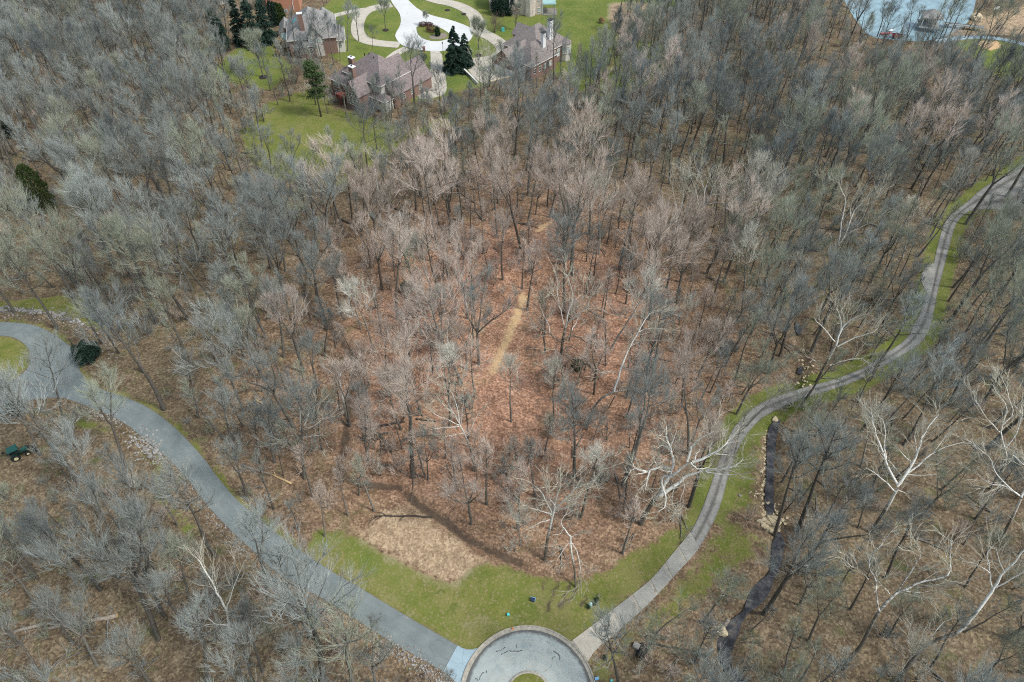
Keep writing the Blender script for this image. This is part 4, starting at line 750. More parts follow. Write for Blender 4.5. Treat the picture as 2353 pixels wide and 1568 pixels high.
  (.30, 0, 9, [(830, 1200), (870, 1060), (930, 970), (980, 940), (1040, 910)]), (.1, 9, 10, [(1040, 910), (1100, 900), (1160, 880)]), (.24, 9, 20, [(1045, 905), (1070, 830), (1090, 740), (1130, 640), (1200, 500), (1260, 390), (1330, 290), (1400, 285)]), (.12, 16, 18, [(1225, 455), (1290, 425), (1370, 425), (1450, 430)]), (.13, 14, 17, [(1165, 565), (1230, 530), (1290, 515), (1400, 520)]), (.1, 11, 13, [(1110, 690), (1140, 735), (1190, 740), (1240, 755)]), (.1, 10, 10, [(1060, 760), (980, 760), (900, 762)]), (.09, 15, 18, [(1220, 480), (1300, 460), (1380, 430)])]),
 ('silver-limbed bushy sycamore standing where the mown lawn meets the wood', (.3497, 549, 1019.6), (2010, 770), .8, [
  (.34, 0, 11, [(2010, 770), (2025, 640), (2050, 520), (2070, 440)]), (.16, 10, 17, [(2060, 470), (2020, 380), (1990, 320), (1950, 280)]), (.16, 11, 19, [(2070, 440), (2080, 360), (2110, 300), (2110, 255)]), (.17, 11, 18, [(2075, 430), (2140, 370), (2190, 320), (2240, 260)]), (.13, 10, 13, [(2060, 470), (1980, 440), (1900, 420)]), (.14, 11, 15, [(2080, 440), (2150, 420), (2230, 400)]), (.11, 12, 18, [(2080, 420), (2040, 350), (2040, 280)]), (.11, 9, 10, [(2040, 500), (1970, 520), (1900, 560)]), (.1, 13, 17, [(2130, 380), (2200, 370), (2260, 360)])]),
 ('crooked pale snag leaning over the mown lawn with drooping side branches', (.3497, 549, 1019.6), (2215, 950), .8, [
  (.22, 0, 8, [(2215, 950), (2205, 820), (2180, 680), (2180, 610)]), (.15, 8, 13, [(2180, 610), (2140, 560), (2110, 520), (2150, 460), (2200, 440)]), (.1, 8, 9, [(2180, 610), (2230, 600), (2260, 580)]), (.09, 7, 5, [(2180, 640), (2130, 700), (2080, 790)]), (.09, 7, 4, [(2185, 650), (2230, 740), (2250, 860), (2240, 950)]), (.08, 9, 11, [(2140, 560), (2100, 600), (2060, 600)])]),
 ('cream fan-crowned tree in the middle of the brown leaf litter', (.2751, 509.8, 666.6), (2115, 1520), .6, [
  (.28, 0, 9, [(2115, 1520), (2090, 1350), (2030, 1210), (1990, 1130)]), (.15, 9, 15, [(1990, 1130), (1930, 1020), (1890, 950), (1860, 880)]), (.13, 9, 14, [(1985, 1130), (1880, 1080), (1800, 1050), (1740, 1010)]), (.13, 9, 12, [(1980, 1140), (1880, 1150), (1740, 1170)]), (.13, 10, 17, [(1985, 1120), (1970, 980), (1930, 880), (1900, 830)]), (.11, 9, 15, [(1995, 1120), (2010, 1000), (2020, 900)]), (.1, 8, 9, [(2020, 1200), (1920, 1210), (1830, 1240)]), (.1, 11, 16, [(1950, 1050), (1850, 960), (1800, 880)]), (.1, 8, 11, [(2040, 1230), (2100, 1120), (2140, 1020)])]),
 ('white-limbed tree by the lower asphalt drive with drooping crooked side limbs', (.3496, 0, 1019.6), (1600, 1590), .8, [
  (.30, 0, 13, [(1600, 1590), (1550, 1400), (1510, 1240), (1490, 1090)]), (.19, 13, 21, [(1490, 1090), (1430, 1000), (1405, 930), (1350, 830), (1300, 760)]), (.13, 13, 18, [(1490, 1080), (1520, 1000), (1540, 920), (1580, 840)]), (.12, 11, 12, [(1500, 1190), (1420, 1190), (1360, 1140), (1310, 1100)]), (.11, 10.5, 10, [(1505, 1200), (1380, 1180), (1290, 1215)]), (.12, 12, 15, [(1495, 1130), (1580, 1140), (1660, 1100), (1740, 1090)]), (.1, 12, 14, [(1495, 1110), (1560, 1090), (1570, 1040)]), (.12, 8, 9, [(1525, 1290), (1600, 1320), (1670, 1295)]), (.1, 7, 6, [(1535, 1330), (1470, 1300), (1420, 1340)])]),
 ('slim white dead tree at the edge of the back lawn', (.2501, 549, 313.7), (1297, 720), .95, [
  (.20, 0, 12, [(1297, 720), (1285, 560), (1270, 440), (1255, 320), (1240, 240)]), (.09, 12, 16, [(1240, 240), (1215, 200), (1180, 150)]), (.09, 11.5, 16, [(1245, 270), (1250, 220), (1245, 170)]), (.07, 9, 11, [(1260, 340), (1290, 300), (1310, 270)]), (.06, 7.5, 9, [(1255, 385), (1220, 380), (1190, 370)]), (.06, 7, 9, [(1278, 440), (1320, 390), (1345, 320)]), (.06, 5, 5.5, [(1290, 560), (1330, 560), (1370, 520), (1390, 440)])]),
 ('grey snag with one hooked white arm beside the dark gully', (.2751, 509.8, 666.6), (1060, 1145), .55, [
  (.26, 0, 9, [(1060, 1145), (1035, 1020), (1010, 910), (990, 800), (980, 725)]), (.16, 9, 10.5, [(980, 725), (1000, 685), (1040, 658), (1080, 650)]), (.1, 10.5, 12, [(1080, 650), (1095, 620), (1140, 585), (1195, 565)]), (.08, 10.5, 10, [(1080, 652), (1135, 678), (1160, 640)]), (.07, 9, 13, [(975, 720), (950, 640), (905, 540)]), (.08, 9, 10, [(950, 715), (900, 680), (825, 630)]), (.07, 10.2, 11.5, [(1030, 655), (1010, 620)])]),
 ('pale trees clump top standing by the walled garage court', (.2501, 902, 0), (890, 790), .6, [
  (.32, 0, 8, [(890, 790), (895, 700), (900, 640)]), (.18, 8, 19, [(900, 640), (905, 560), (900, 480), (885, 430)]), (.14, 7, 17, [(890, 680), (850, 600), (830, 520), (840, 450)]), (.14, 6, 14, [(900, 720), (960, 640), (1000, 580), (1020, 540)]), (.12, 6, 9, [(905, 730), (1000, 680), (1090, 650), (1190, 620)]), (.12, 6, 12, [(890, 720), (800, 640), (760, 560)])]),
 ('grey sycamore with a pale forked top in the middle left wood', (.2751, 509.8, 666.6), (690, 1590), .5, [
  (.26, 0, 8, [(690, 1590), (680, 1400), (670, 1250), (660, 1150)]), (.15, 8, 17, [(660, 1150), (655, 1050), (650, 950), (640, 860)]), (.14, 8, 16, [(665, 1190), (720, 1120), (800, 1100), (900, 1060)]), (.12, 9, 15, [(690, 1130), (740, 1010), (800, 950), (850, 930)]), (.1, 6, 7, [(672, 1250), (580, 1210), (490, 1250)]), (.09, 3, 4, [(680, 1400), (740, 1360), (820, 1340)]), (.1, 7, 8, [(670, 1230), (800, 1220), (900, 1210)])]),
]
# ------------------------------------------------------------------ fill the wood between the surveyed trees
keep_out = [(lawn_near, .8), (grass_right, -.3), (loop_isl, 1), (left_strip, .5), (straw_p, .5), (straw_q, -1), (F1, .5), (F2, -5), (F3, 0), (F4, 0), (F6, -10), (tan_hill, 0), (tan_rough, -1), (flat([(1880, -60), (1930, -20), (1950, 20), (1975, 60), (2000, 86), (2120, 96), (2165, 88), (2222, 55), (2236, 30), (2260, -60)]), 1),
            (flat([(640, 20), (700, 0), (790, 60), (800, 130), (740, 150), (640, 130)]), 1.5), (flat([(755, 170), (900, 120), (1010, 170), (1010, 220), (930, 250), (790, 250)]), 1.5), (flat([(1140, 130), (1240, 60), (1310, 90), (1300, 160), (1200, 200), (1130, 190)]), 1.5),
            (flat(drive_r + drive_l[::-1]), 1.3), (flat(gd_l + gd_r[::-1]), 1.0), (flat(arm_r + arm_l[::-1]), 1), (flat([(540, 110), (520, 40), (650, 0), (660, 60), (620, 100)]), 0),
            (flat([(1010, 1530), (1090, 1430), (1210, 1420), (1330, 1440), (1420, 1560), (1500, 2000), (1000, 2000), (1030, 1700)]), 0), (flat([(20, 1010), (110, 1010), (125, 1110), (20, 1110)]), .5),
            (flat([(60, 420), (150, 420), (185, 600), (80, 600)]), 0), (flat([(165, 790), (270, 790), (270, 960), (170, 940)]), 0), (flat([(1095, 690), (1235, 670), (1235, 1000), (1085, 1040)]), .3), (flat([(860, 1100), (940, 1090), (1210, 1260), (1210, 1330), (1090, 1320)]), .3), (flat([(1210, 480), (1290, 490), (1290, 600), (1220, 590)]), 0)]
def ok_ground(P):
    m = np.ones(len(P), bool)
    for q, mg in keep_out: m &= sdf(P, q) < -mg if mg >= 0 else sdf(P, q) < -mg * 1.0
    m &= (seg_dist(P, creek_main) > 1.8)
    return m
CLEAR = [np.array(drive_r + drive_l[::-1], float), np.array(arm_r + arm_l[::-1], float), np.array(gd_l + gd_r[::-1], float), np.array([(699, 1262), (727, 1222), (846, 1247), (885, 1165), (960, 1165), (1200, 1300), (1400, 1312), (1600, 1165), (1312, 1480), (1210, 1440), (1050, 1485)], float), np.array([(1120, 860), (1150, 690), (1215, 670), (1215, 720), (1165, 870)], float), np.array([(1762, 980), (1786, 980), (1784, 1200), (1800, 1240), (1770, 1340), (1690, 1500), (1660, 1500), (1670, 1430), (1750, 1330), (1758, 1200)], float), np.array([(1025, 70), (1085, 80), (1085, 160), (1025, 165)], float), np.array([(1232, 505), (1275, 503), (1268, 545), (1234, 548)], float), np.array([(60, 390), (140, 400), (140, 490), (80, 490)], float), np.array([(165, 780), (250, 780), (250, 850), (165, 850)], float)]
def crown_clear(p, h):
    """False where a filled-in tree would hang over the roads, the lawn, the trail or the open creek"""
    q, _ = proj(np.array([[p[0], p[1], h * f] for f in (.55, .75, .92)]))
    return not any((sdf(q, c) > -14).any() for c in CLEAR)
rg = np.random.default_rng(4)
cand = np.c_[rg.uniform(-235, 235, 16000), rg.uniform(3, 272, 16000)]
pr, zc = proj(np.c_[cand, np.zeros(len(cand))]); inn = (pr[:, 0] > -130) & (pr[:, 0] < 2480) & (pr[:, 1] < 2120) & (pr[:, 1] > -40)
cand, pr = cand[inn], pr[inn]; o = ok_ground(cand); cand, pr = cand[o], pr[o]
pts = [t['p'][:2] for t in trees] + [G(b[0] * m_[0] + m_[1], b[1] * m_[0] + m_[2])[:2] for _, m_, b, _, _ in SYC]
def sparse(x, y):
    if 1130 < x < 1420 and 950 < y < 1330: return 8.6
    if 800 < x < 1660 and 380 < y < 1300: return 7.0
    if 150 < x < 560 and 760 < y < 1100: return 8.5
    if 560 < x < 1340 and y < 345: return 7.6
    if x > 1850 and y < 240: return 11.0
    if 540 < x < 930 and y < 470: return 8.5
    if (x < 620 or x > 1850) and y > 1000: return 8.3
    if x < 900 and y < 640: return 5.6
    if x > 1300 and y < 480: return 5.3
    return 6.0
cell = {}
def near_ok(p, r):
    cx, cy = int(p[0] // 9), int(p[1] // 9)
    for i in range(cx - 1, cx + 2):
        for j in range(cy - 1, cy + 2):
            for q in cell.get((i, j), ()):
                if (p[0] - q[0]) ** 2 + (p[1] - q[1]) ** 2 < r * r: return False
    return True
for p in pts: cell.setdefault((int(p[0] // 9), int(p[1] // 9)), []).append(p)
for p, q in zip(cand, pr):
    r = sparse(*q) * R.uniform(.85, 1.15)
    if near_ok(p, r):
        h = R.triangular(11, 28, 21) * (.9 if q[1] < 350 else 1) * (.85 if 560 < q[0] < 1340 and q[1] < 345 else 1)
        if not crown_clear(p, h): continue
        cell.setdefault((int(p[0] // 9), int(p[1] // 9)), []).append(p)
        trees.append(dict(p=np.array([p[0], p[1], gz(*p)]), h=h, lean=np.array([R.gauss(0, .06), R.gauss(0, .06)]) * h, k=pick(q[0], q[1], h), traced=False, d=tuple(q)))
poles = 0
for p, q in zip(cand[::-1], pr[::-1]):      # slim young trees between the old ones
    if near_ok(p, 3.4 if sparse(*q) < 7.8 else 5.2) and poles < 950 and crown_clear(p, 13):
        cell.setdefault((int(p[0] // 9), int(p[1] // 9)), []).append(p); poles += 1
        pk = 780 < q[0] < 1650 and q[1] > 480 and R.random() < .7; c = [i for i, pt in enumerate(PROTO) if pt[3] == 'slender' and (pt[4] == 'pinkish') == pk]
        trees.append(dict(p=np.array([p[0], p[1], gz(*p)]), h=R.uniform(8, 16.5) * (.8 if 560 < q[0] < 1340 and q[1] < 345 else 1), lean=np.array([R.gauss(0, .07), R.gauss(0, .07)]) * 12, k=R.choice(c), traced=False, d=tuple(q)))
for t in trees:
    q, z = proj(t['p'] + np.array([0, 0, t['h']])); t['size'] = t['h'] * CAM_F / z
    vis = (-20 < q[0] < 2373 and -20 < q[1] < 1590) or (0 < t['d'][0] < 2353 and 0 < t['d'][1] < 1568); t['vis'] = vis
trees.sort(key=lambda t: (not t['vis'], not t['traced'], -t['size']))
NIND = 270
ind, rest = trees[:NIND], trees[NIND:]

# labels from look and from the nearest thing one can find: (phrase, picture point)
TINT_W = {'grey': 'grey', 'pinkish': 'pinkish brown', 'olive': 'olive grey', 'pale': 'pale', 'dark': 'dark grey'}
FORM_W = {'straight': 'straight-stemmed', 'forked': 'twin-stemmed', 'spreading': 'broad-crowned', 'slender': 'slim', 'vase': 'many-forked'}
MARKS = [('the green tractor', 55, 1035), ('the round dark shrub', 205, 815), ('the grass loop island', 20, 830), ('the white stone heap', 350, 1040), ('the broken pale log', 610, 1090), ('the crossed logs', 545, 690), ('the tan leaf patch', 950, 1240),
 ('the turning circle', 1210, 1560), ('the pale concrete apron', 1050, 1520), ('the cream stone weir', 1772, 1200), ('the lowest creek pool', 1690, 1440), ('the drooping white sycamore', 1478, 1195), ('the crooked pale snag', 1325, 1340), ('the tan leaf trail', 1170, 770),
 ('the upper bright clearing', 1250, 520), ('the drive pull-off', 2130, 640), ('the gravel drive fork', 2290, 450), ('the upper drive bend', 2090, 770), ('the creek crossing', 1765, 930), ('the upright green cedar', 95, 450), ('the yellowish back lawn', 750, 330),
 ('the sloping green lawn', 560, 160), ('the grey-roofed house', 715, 80), ('the brown-roofed house', 870, 200), ('the chimneyed taupe roof', 1220, 130), ('the spruce pair', 1050, 150), ('the golf grass', 1400, 80), ('the sand bunker', 2270, 100), ('the lake shore', 2060, 100),
 ('the hooked white snag', 793, 969), ('the slim white dead tree', 872, 484), ('the long dark log', 880, 980), ('the dark gully head', 702, 683), ('the dark gully bend', 812, 830), ('the lower left corner', 0, 1568), ('the lower right corner', 2353, 1568), ('the upper left corner', 0, 0),
 ('the left photo edge midpoint', 0, 784), ('the right photo edge midpoint', 2353, 784), ('the wide white sycamore', 2000, 1236), ('the crooked-armed sycamore', 1290, 826), ('the dead white fan tree', 1578, 536), ('the candelabra sycamore', 1875, 880), ('the cut log pile', 594, 920),
 ('the straight asphalt stretch', 760, 1350), ('the asphalt drive curve', 440, 1050), ('the concrete drive slabs', 1430, 1420), ('the photo centre', 1176, 784), ('the creek headwater', 1985, 610), ('the small green cedar', 937, 655), ('the pale hydrant', 1358, 1385), ('the long fallen trunk', 185, 1433), ('the twisted side-swept sycamore', 1350, 982), ('the cream fan-crowned tree', 1090, 1079), ('the pine by the lawn', 737, 260), ('the far turning road', 970, 70)]
MARKS = [(a, np.array([b, c], float)) for a, b, c in MARKS]
def look(t):
    pr_ = PROTO[t['k']]; return f"{'tall' if t['h'] > 22 else ('small' if t['h'] < 14 else 'mid-sized')} {FORM_W[pr_[3]]} {TINT_W[pr_[4]]} bare tree"
ORD = ['nearest', 'second nearest', 'third nearest', 'fourth nearest', 'fifth nearest', 'sixth nearest', 'seventh nearest', 'eighth nearest', 'ninth nearest', 'tenth nearest']
RANK = {}
def make_labels():
    by = {}
    for t in trees:
        if t['vis']: by.setdefault(look(t), []).append(t)
    for lk, ts in by.items():
        D = np.array([t['d'] for t in ts]); best = {}
        for a, c in MARKS:
            dist = np.hypot(*(D - c).T)
            for r, i in enumerate(np.argsort(dist)[:10]):
                best.setdefault(int(i), []).append((r * 260 + dist[i], r, a))
        for i, t in enumerate(ts):
            if i in best: _, r, a = min(best[i]); t['label'] = f"{lk}, {ORD[r]} to {a}"
make_labels()
def tree_label(t): return t.get('label') or look(t) + ' in the bare wood'
PO = {}   # first copies of each prototype: (trunk object, crown object)
def place_tree(t):
    tm, cm, H, fm, tint = PROTO[t['k']]; s = t['h'] / H
    e = bpy.data.objects.new('bare_tree', None); COL.objects.link(e); e.empty_display_size = .3; e.location = tuple(t['p'])
    ln = Vector((t['lean'][0], t['lean'][1], t['h'])).normalized(); e.rotation_mode = 'QUATERNION'
    e.rotation_quaternion = Vector((0, 0, 1)).rotation_difference(ln) @ Quaternion((0, 0, 1), R.uniform(0, 6.283)); ws = s * R.uniform(.9, 1.12); e.scale = (ws, ws, s)
    setp(e, label=tree_label(t), cat='tree', group='bare hardwood trees of the wood')
    for nm, me in (('trunk', tm), ('crown', cm)):
        o = link(bpy.data.objects.new(nm, me), e); PO.setdefault((t['k'], nm), o)
for t in ind: place_tree(t)
for k in range(len(PROTO)):
    if (k, 'trunk') not in PO:      # every kind used by the far wood stands at least once as a tree of its own
        t = next((t for t in rest if t['k'] == k), None)
        if t: rest.remove(t); place_tree(t)

def scatter(name, P, kinds, rot, scl, sources, label=None, tilt=None):
    """ONE object that carries many far or uncountable plants: points with their kind, turn and size"""
    me = bpy.data.meshes.new(name); me.vertices.add(len(P)); me.vertices.foreach_set('co', np.asarray(P, np.float32).ravel())
    for nm, ty, val in (('kind_of', 'INT', kinds), ('turn', 'FLOAT', rot), ('size', 'FLOAT', scl)):
        a = me.attributes.new(nm, ty, 'POINT'); a.data.foreach_set('value', np.asarray(val, np.int32 if ty == 'INT' else np.float32))
    tl = np.zeros((len(P), 2)) if tilt is None else tilt
    for nm, v in (('tiltx', tl[:, 0]), ('tilty', tl[:, 1])):
        a = me.attributes.new(nm, 'FLOAT', 'POINT'); a.data.foreach_set('value', np.asarray(v, np.float32))
    o = link(bpy.data.objects.new(name, me)); setp(o, kind='stuff')
    ng = bpy.data.node_groups.new(name, 'GeometryNodeTree'); ng.interface.new_socket('Geometry', in_out='INPUT', socket_type='NodeSocketGeometry'); ng.interface.new_socket('Geometry', in_out='OUTPUT', socket_type='NodeSocketGeometry')
    gi, go = ng.nodes.new('NodeGroupInput'), ng.nodes.new('NodeGroupOutput'); L = ng.links
    def attr(nm, ty):
        a = ng.nodes.new('GeometryNodeInputNamedAttribute'); a.data_type = ty; a.inputs['Name'].default_value = nm; return a.outputs[0]
    cx = ng.nodes.new('ShaderNodeCombineXYZ')
    for i, nm in enumerate(('tiltx', 'tilty', 'turn')): L.new(attr(nm, 'FLOAT'), cx.inputs[i])
    kd, sz = attr('kind_of', 'INT'), attr('size', 'FLOAT'); jo = ng.nodes.new('GeometryNodeJoinGeometry')
    for k, objs in sources.items():
        j = ng.nodes.new('GeometryNodeJoinGeometry')
        for ob in objs:
            oi = ng.nodes.new('GeometryNodeObjectInfo'); oi.transform_space = 'ORIGINAL'; oi.inputs['Object'].default_value = ob; oi.inputs['As Instance'].default_value = True; L.new(oi.outputs['Geometry'], j.inputs[0])
        cmp = ng.nodes.new('FunctionNodeCompare'); cmp.data_type = 'INT'; cmp.operation = 'EQUAL'
        ins = [s for s in cmp.inputs if s.type == 'INT' and s.enabled]; L.new(kd, ins[0]); ins[1].default_value = k
        ip2 = ng.nodes.new('GeometryNodeInstanceOnPoints'); L.new(gi.outputs[0], ip2.inputs['Points']); L.new(cmp.outputs[0], ip2.inputs['Selection']); L.new(j.outputs[0], ip2.inputs['Instance']); L.new(cx.outputs[0], ip2.inputs['Rotation']); L.new(sz, ip2.inputs['Scale']); L.new(ip2.outputs[0], jo.inputs[0])
    L.new(jo.outputs[0], go.inputs[0]); md = o.modifiers.new('scatter', 'NODES'); md.node_group = ng; return o
if rest:
    scatter('woodland', [t['p'] for t in rest], [t['k'] for t in rest], [R.uniform(0, 6.28) for _ in rest], [t['h'] / PROTO[t['k']][2] for t in rest],
            {k: [PO[(k, 'trunk')], PO[(k, 'crown')]] for k in range(len(PROTO)) if (k, 'trunk') in PO}, tilt=np.array([[-t['lean'][1] / t['h'], t['lean'][0] / t['h']] for t in rest]))
print('TREES individual', len(ind), 'in woodland', len(rest))
# ------------------------------------------------------------------ build the sycamores
def sycamore(label, mp, base, pale, stems, seed):
    B = G(base[0] * mp[0] + mp[1], base[1] * mp[0] + mp[2]); tr = Tree(900 + seed)
    for i, (r0, z0, z1, pts_) in enumerate(stems):
        P = np.array(pts_, float); n = max(len(P), 5); P = smooth(P, 1); s = np.r_[0, np.cumsum(np.hypot(*np.diff(P, axis=0).T))]; zz = z0 + (z1 - z0) * s / s[-1]
        W = np.array([atz(x * mp[0] + mp[1], y * mp[0] + mp[2], B[2] + z) - B for (x, y), z in zip(P, zz)])
        if i == 0: W[0, 2] -= .4
        else: W[1:-1] += tr.r.normal(0, .05, W[1:-1].shape)
        m = len(W); end = .55 if i == 0 else (.5 if i == 1 and stems[1][3][0] == stems[0][3][-1] else .22)
        r0 *= {0: 1.2, 1: .9, 2: .62, 3: .6, 4: .7, 5: .8}.get(seed, .8); tr.tub[0].append((W, r0 * np.linspace(1, end if r0 > .24 or i == 0 else .2, m) ** 1.0, 8 if r0 > .15 else 6))
        if i:
            L = np.linalg.norm(np.diff(W, axis=0), axis=1).sum(); tr.ramify(W, min(L, 6.5), r0 * .6, max(4, int(L * 1.3)), 4, 4, tl=1.2, up=.12, tr=.014, start=.22)
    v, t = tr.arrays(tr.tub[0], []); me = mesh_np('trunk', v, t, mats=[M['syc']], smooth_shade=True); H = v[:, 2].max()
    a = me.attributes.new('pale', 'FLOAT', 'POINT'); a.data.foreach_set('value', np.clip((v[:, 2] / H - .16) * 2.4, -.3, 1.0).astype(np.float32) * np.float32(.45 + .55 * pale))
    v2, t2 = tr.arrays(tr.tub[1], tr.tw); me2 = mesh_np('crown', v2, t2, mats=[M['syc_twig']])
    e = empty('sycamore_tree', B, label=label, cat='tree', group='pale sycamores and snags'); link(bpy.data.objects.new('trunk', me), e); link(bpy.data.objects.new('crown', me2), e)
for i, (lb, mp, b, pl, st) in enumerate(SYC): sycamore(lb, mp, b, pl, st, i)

# ------------------------------------------------------------------ evergreens and shrubs
def leaf_tris(rng_, P, size, dirs=None):
    n = len(P); d = rng_.normal(0, 1, (n, 3)); d /= np.linalg.norm(d, axis=1)[:, None]
    if dirs is not None: d = d * .5 + dirs; d /= np.linalg.norm(d, axis=1)[:, None]
    a = np.cross(d, rng_.normal(0, 1, (n, 3))); a /= np.linalg.norm(a, axis=1)[:, None] + 1e-9; sz = size * rng_.uniform(.6, 1.3, (n, 1))
    V = np.concatenate([P - d * sz * .5 - a * sz * .28, P - d * sz * .5 + a * sz * .28, P + d * sz * .7]); k = np.arange(n); return V, np.stack([k, k + n, k + 2 * n], 1)
def conifer(name, label, base, h, rad, mat, kind='spruce', seed=1, group=None, n=None, rz=0.0):
    g = np.random.default_rng(seed); e = empty(name, base, rz, label=label, cat='tree', group=group)
    b = MB().tube([(0, 0, -.3), (0, 0, h * .5), (0, 0, h * .95)], [h * .014 + .04, h * .009 + .02, .02], 7); b.build('trunk', M['bark_dark'], e, True)
    if kind == 'spruce':
        n = n or 7000; nb = int(h * 11); bz = g.uniform(.02, .98, nb) * h; ba = g.uniform(0, 6.283, nb); bl = rad * (1 - bz / h) ** .72 * g.uniform(.65, 1.1, nb) + .15
        w = bl / bl.sum(); i = g.choice(nb, n, p=w); t = g.beta(2.2, 1.2, n); r = t * bl[i]; az = ba[i] + g.normal(0, .16, n) / (t + .3); z = bz[i] - .28 * r - .1 * g.random(n) * bl[i] + g.normal(0, .12, n)
        P = np.stack([r * np.cos(az), r * np.sin(az), np.clip(z, .1, h)], 1); D = np.stack([np.cos(az), np.sin(az), -.35 * np.ones(n)], 1); V, T = leaf_tris(g, P, .50, D * 1.2)
    elif kind == 'column':
        n = n or 3500; z = g.beta(1.3, 1.25, n) * h; pr_ = np.sqrt(np.clip(1 - ((z / h - .35) / .66) ** 2, .02, 1)); az = g.uniform(0, 6.283, n); r = rad * pr_ * g.beta(4, 1.1, n) * (1 + .14 * np.sin(az * 5 + z * 1.7))
        P = np.stack([r * np.cos(az), r * np.sin(az), z], 1); V, T = leaf_tris(g, P, .42, np.stack([.4 * np.cos(az), .4 * np.sin(az), np.ones(n)], 1))
    else:   # open pine: clumps at branch ends on a bare lower stem
        n = n or 5200; nb = 46; bz = g.uniform(.36, .99, nb) * h; ba = g.uniform(0, 6.283, nb); bl = rad * np.clip(1.15 - ((bz / h - .45) / .62) ** 2, .18, 1) * g.uniform(.5, 1.1, nb)
        i = g.integers(0, nb, n); t = g.uniform(.35, 1.0, n); r = bl[i] * t; c = np.stack([r * np.cos(ba[i]), r * np.sin(ba[i]), bz[i] + .12 * r], 1); P = c + g.normal(0, .42, (n, 3)) * np.array([1, 1, .5]); V, T = leaf_tris(g, P, .45)
        b2 = MB()
        for k in range(nb): b2.tube([(0, 0, bz[k] - .1), (bl[k] * math.cos(ba[k]), bl[k] * math.sin(ba[k]), bz[k] + .12 * bl[k])], [.06, .02], 4)
        b2.build('branches', M['bark'], e)
    link(bpy.data.objects.new('crown', mesh_np('crown', V, T, mats=[mat])), e); return e
def shrub(name, label, base, rx, ry, h, mat, seed=1, n=900, size=.16, group=None, cat='shrub'):
    g = np.random.default_rng(seed); d = g.normal(0, 1, (n, 3)); d /= np.linalg.norm(d, axis=1)[:, None]; r = g.beta(5, 1.1, n)[:, None]; P = d * r * np.array([rx, ry, h * .55]) * (1 + .13 * np.sin(d[:, :1] * 7 + d[:, 1:2] * 5)) + np.array([0, 0, h * .5]); P[:, 2] = np.maximum(P[:, 2], .03)
    V, T = leaf_tris(g, P, size, d * .6); e = empty(name, base, label=label, cat=cat, group=group)
    st = MB()
    for k in range(5): a = k * 1.257; st.tube([(0, 0, -.1), (math.cos(a) * rx * .5, math.sin(a) * ry * .5, h * .55)], [.04, .02], 5)
    st.build('stems', M['bark_dark'], e); link(bpy.data.objects.new('foliage', mesh_np('foliage', V, T, mats=[mat])), e); return e
def brush_meshes(seed, H, spread, mat_t, stems=7, bark=None):
    t = Tree(seed)
    for k in range(stems):
        a = t.r.uniform(0, 6.28); s = t.r.uniform(.1, 1) * spread; q = t.poly((math.cos(a) * .15, math.sin(a) * .15, -.1), (math.cos(a) * s, math.sin(a) * s, 1), H * t.r.uniform(.6, 1.0), 4, .10, .04); t.tub[0].append((q, np.linspace(.035, .012, 5), 4)); t.ramify(q, H * .7, .03, 4, 3, 4, tl=.65, up=.3, tr=.011)
    return t.meshes(bark or M['bark'], mat_t)
def brush(name, label, base, meshes_, s=1.0, cat='shrub', group=None, rz=0.0):
    e = empty(name, base, rz, label=label, cat=cat, group=group); e.scale = (s, s, s); return e, link(bpy.data.objects.new('stems', meshes_[0]), e), link(bpy.data.objects.new('twigs', meshes_[1]), e)

for i, (bx, by, h, r, lb) in enumerate([(560, 100, 16, 3.9, 'dark blue-green spruce at the uphill end of the spruce clump'), (590, 108, 18, 4.3, 'tallest dark spruce with pale drooping branches in the clump'), (618, 96, 16, 3.8, 'dark spruce of the clump closest to the arborvitae hedge')]):
    conifer('spruce_tree', lb, G(bx, by), h, r, M['needle'], 'spruce', 20 + i, 'spruce clump by the green lawn', 8000)
conifer('arborvitae', 'yellow-green pointed arborvitae behind its darker twin', G(499, 84), 10, 1.9, M['needle_y'], 'column', 31); conifer('arborvitae', 'dark green pointed arborvitae standing in the mulch of the lawn edge', G(517, 118), 11, 2.2, M['needle'], 'column', 32)
for i, (bx, by) in enumerate([(631, 60), (638, 58), (645, 57), (652, 56)]):
    conifer('arborvitae', ('first', 'second', 'third', 'last')[i] + ' clipped arborvitae of the hedge, counting away from the spruce clump', G(bx, by), 8.5 - .5 * i, 1.35, M['needle_y'] if i > 1 else M['needle'], 'column', 40 + i, 'arborvitae hedge by the brick house', 1800)
conifer('spruce_tree', 'tall dark spruce beside the far turning road', G(1047, 162), 14, 4.3, M['needle'], 'spruce', 51, None, 16000); conifer('spruce_tree', 'shorter dark spruce tucked behind the tall one near the road', G(1069, 152), 10.5, 3.2, M['needle'], 'spruce', 52, None, 9000)
conifer('pine_tree', 'lone open-crowned green pine on the yellowish back lawn', G(738, 268), 16, 3.4, M['needle_p'], 'pine', 53)
conifer('cedar_tree', 'upright green cedar among grey bare trees at the left', G(108, 482), 12.5, 2.8, M['needle_y'], 'column', 54, None, 4200)
conifer('cedar_tree', 'dark cedar cut by the left photo edge', G(14, 318), 9, 2.6, M['needle'], 'column', 55, None, 3000)
shrub('cedar_shrub', 'round dark evergreen shrub beside the asphalt drive', G(205, 826), 2.5, 2.5, 3.8, M['needle'], 61, 5200, .36)
shrub('evergreen_shrub', 'dark evergreen shrub by the lower arm of the drive', G(42, 945), 1.6, 1.5, 2.0, M['needle'], 62, 1500, .3)
shrub('evergreen_shrub', 'small lone green cedar in the brown litter uphill', G(937, 672), 1.5, 1.4, 2.8, M['needle'], 63, 1200, .3)
shrub('evergreen_shrub', 'faint green sapling shrub under the crooked-armed sycamore', G(1325, 850), 1.3, 1.3, 3.0, M['boxwood'], 64, 700, .25)
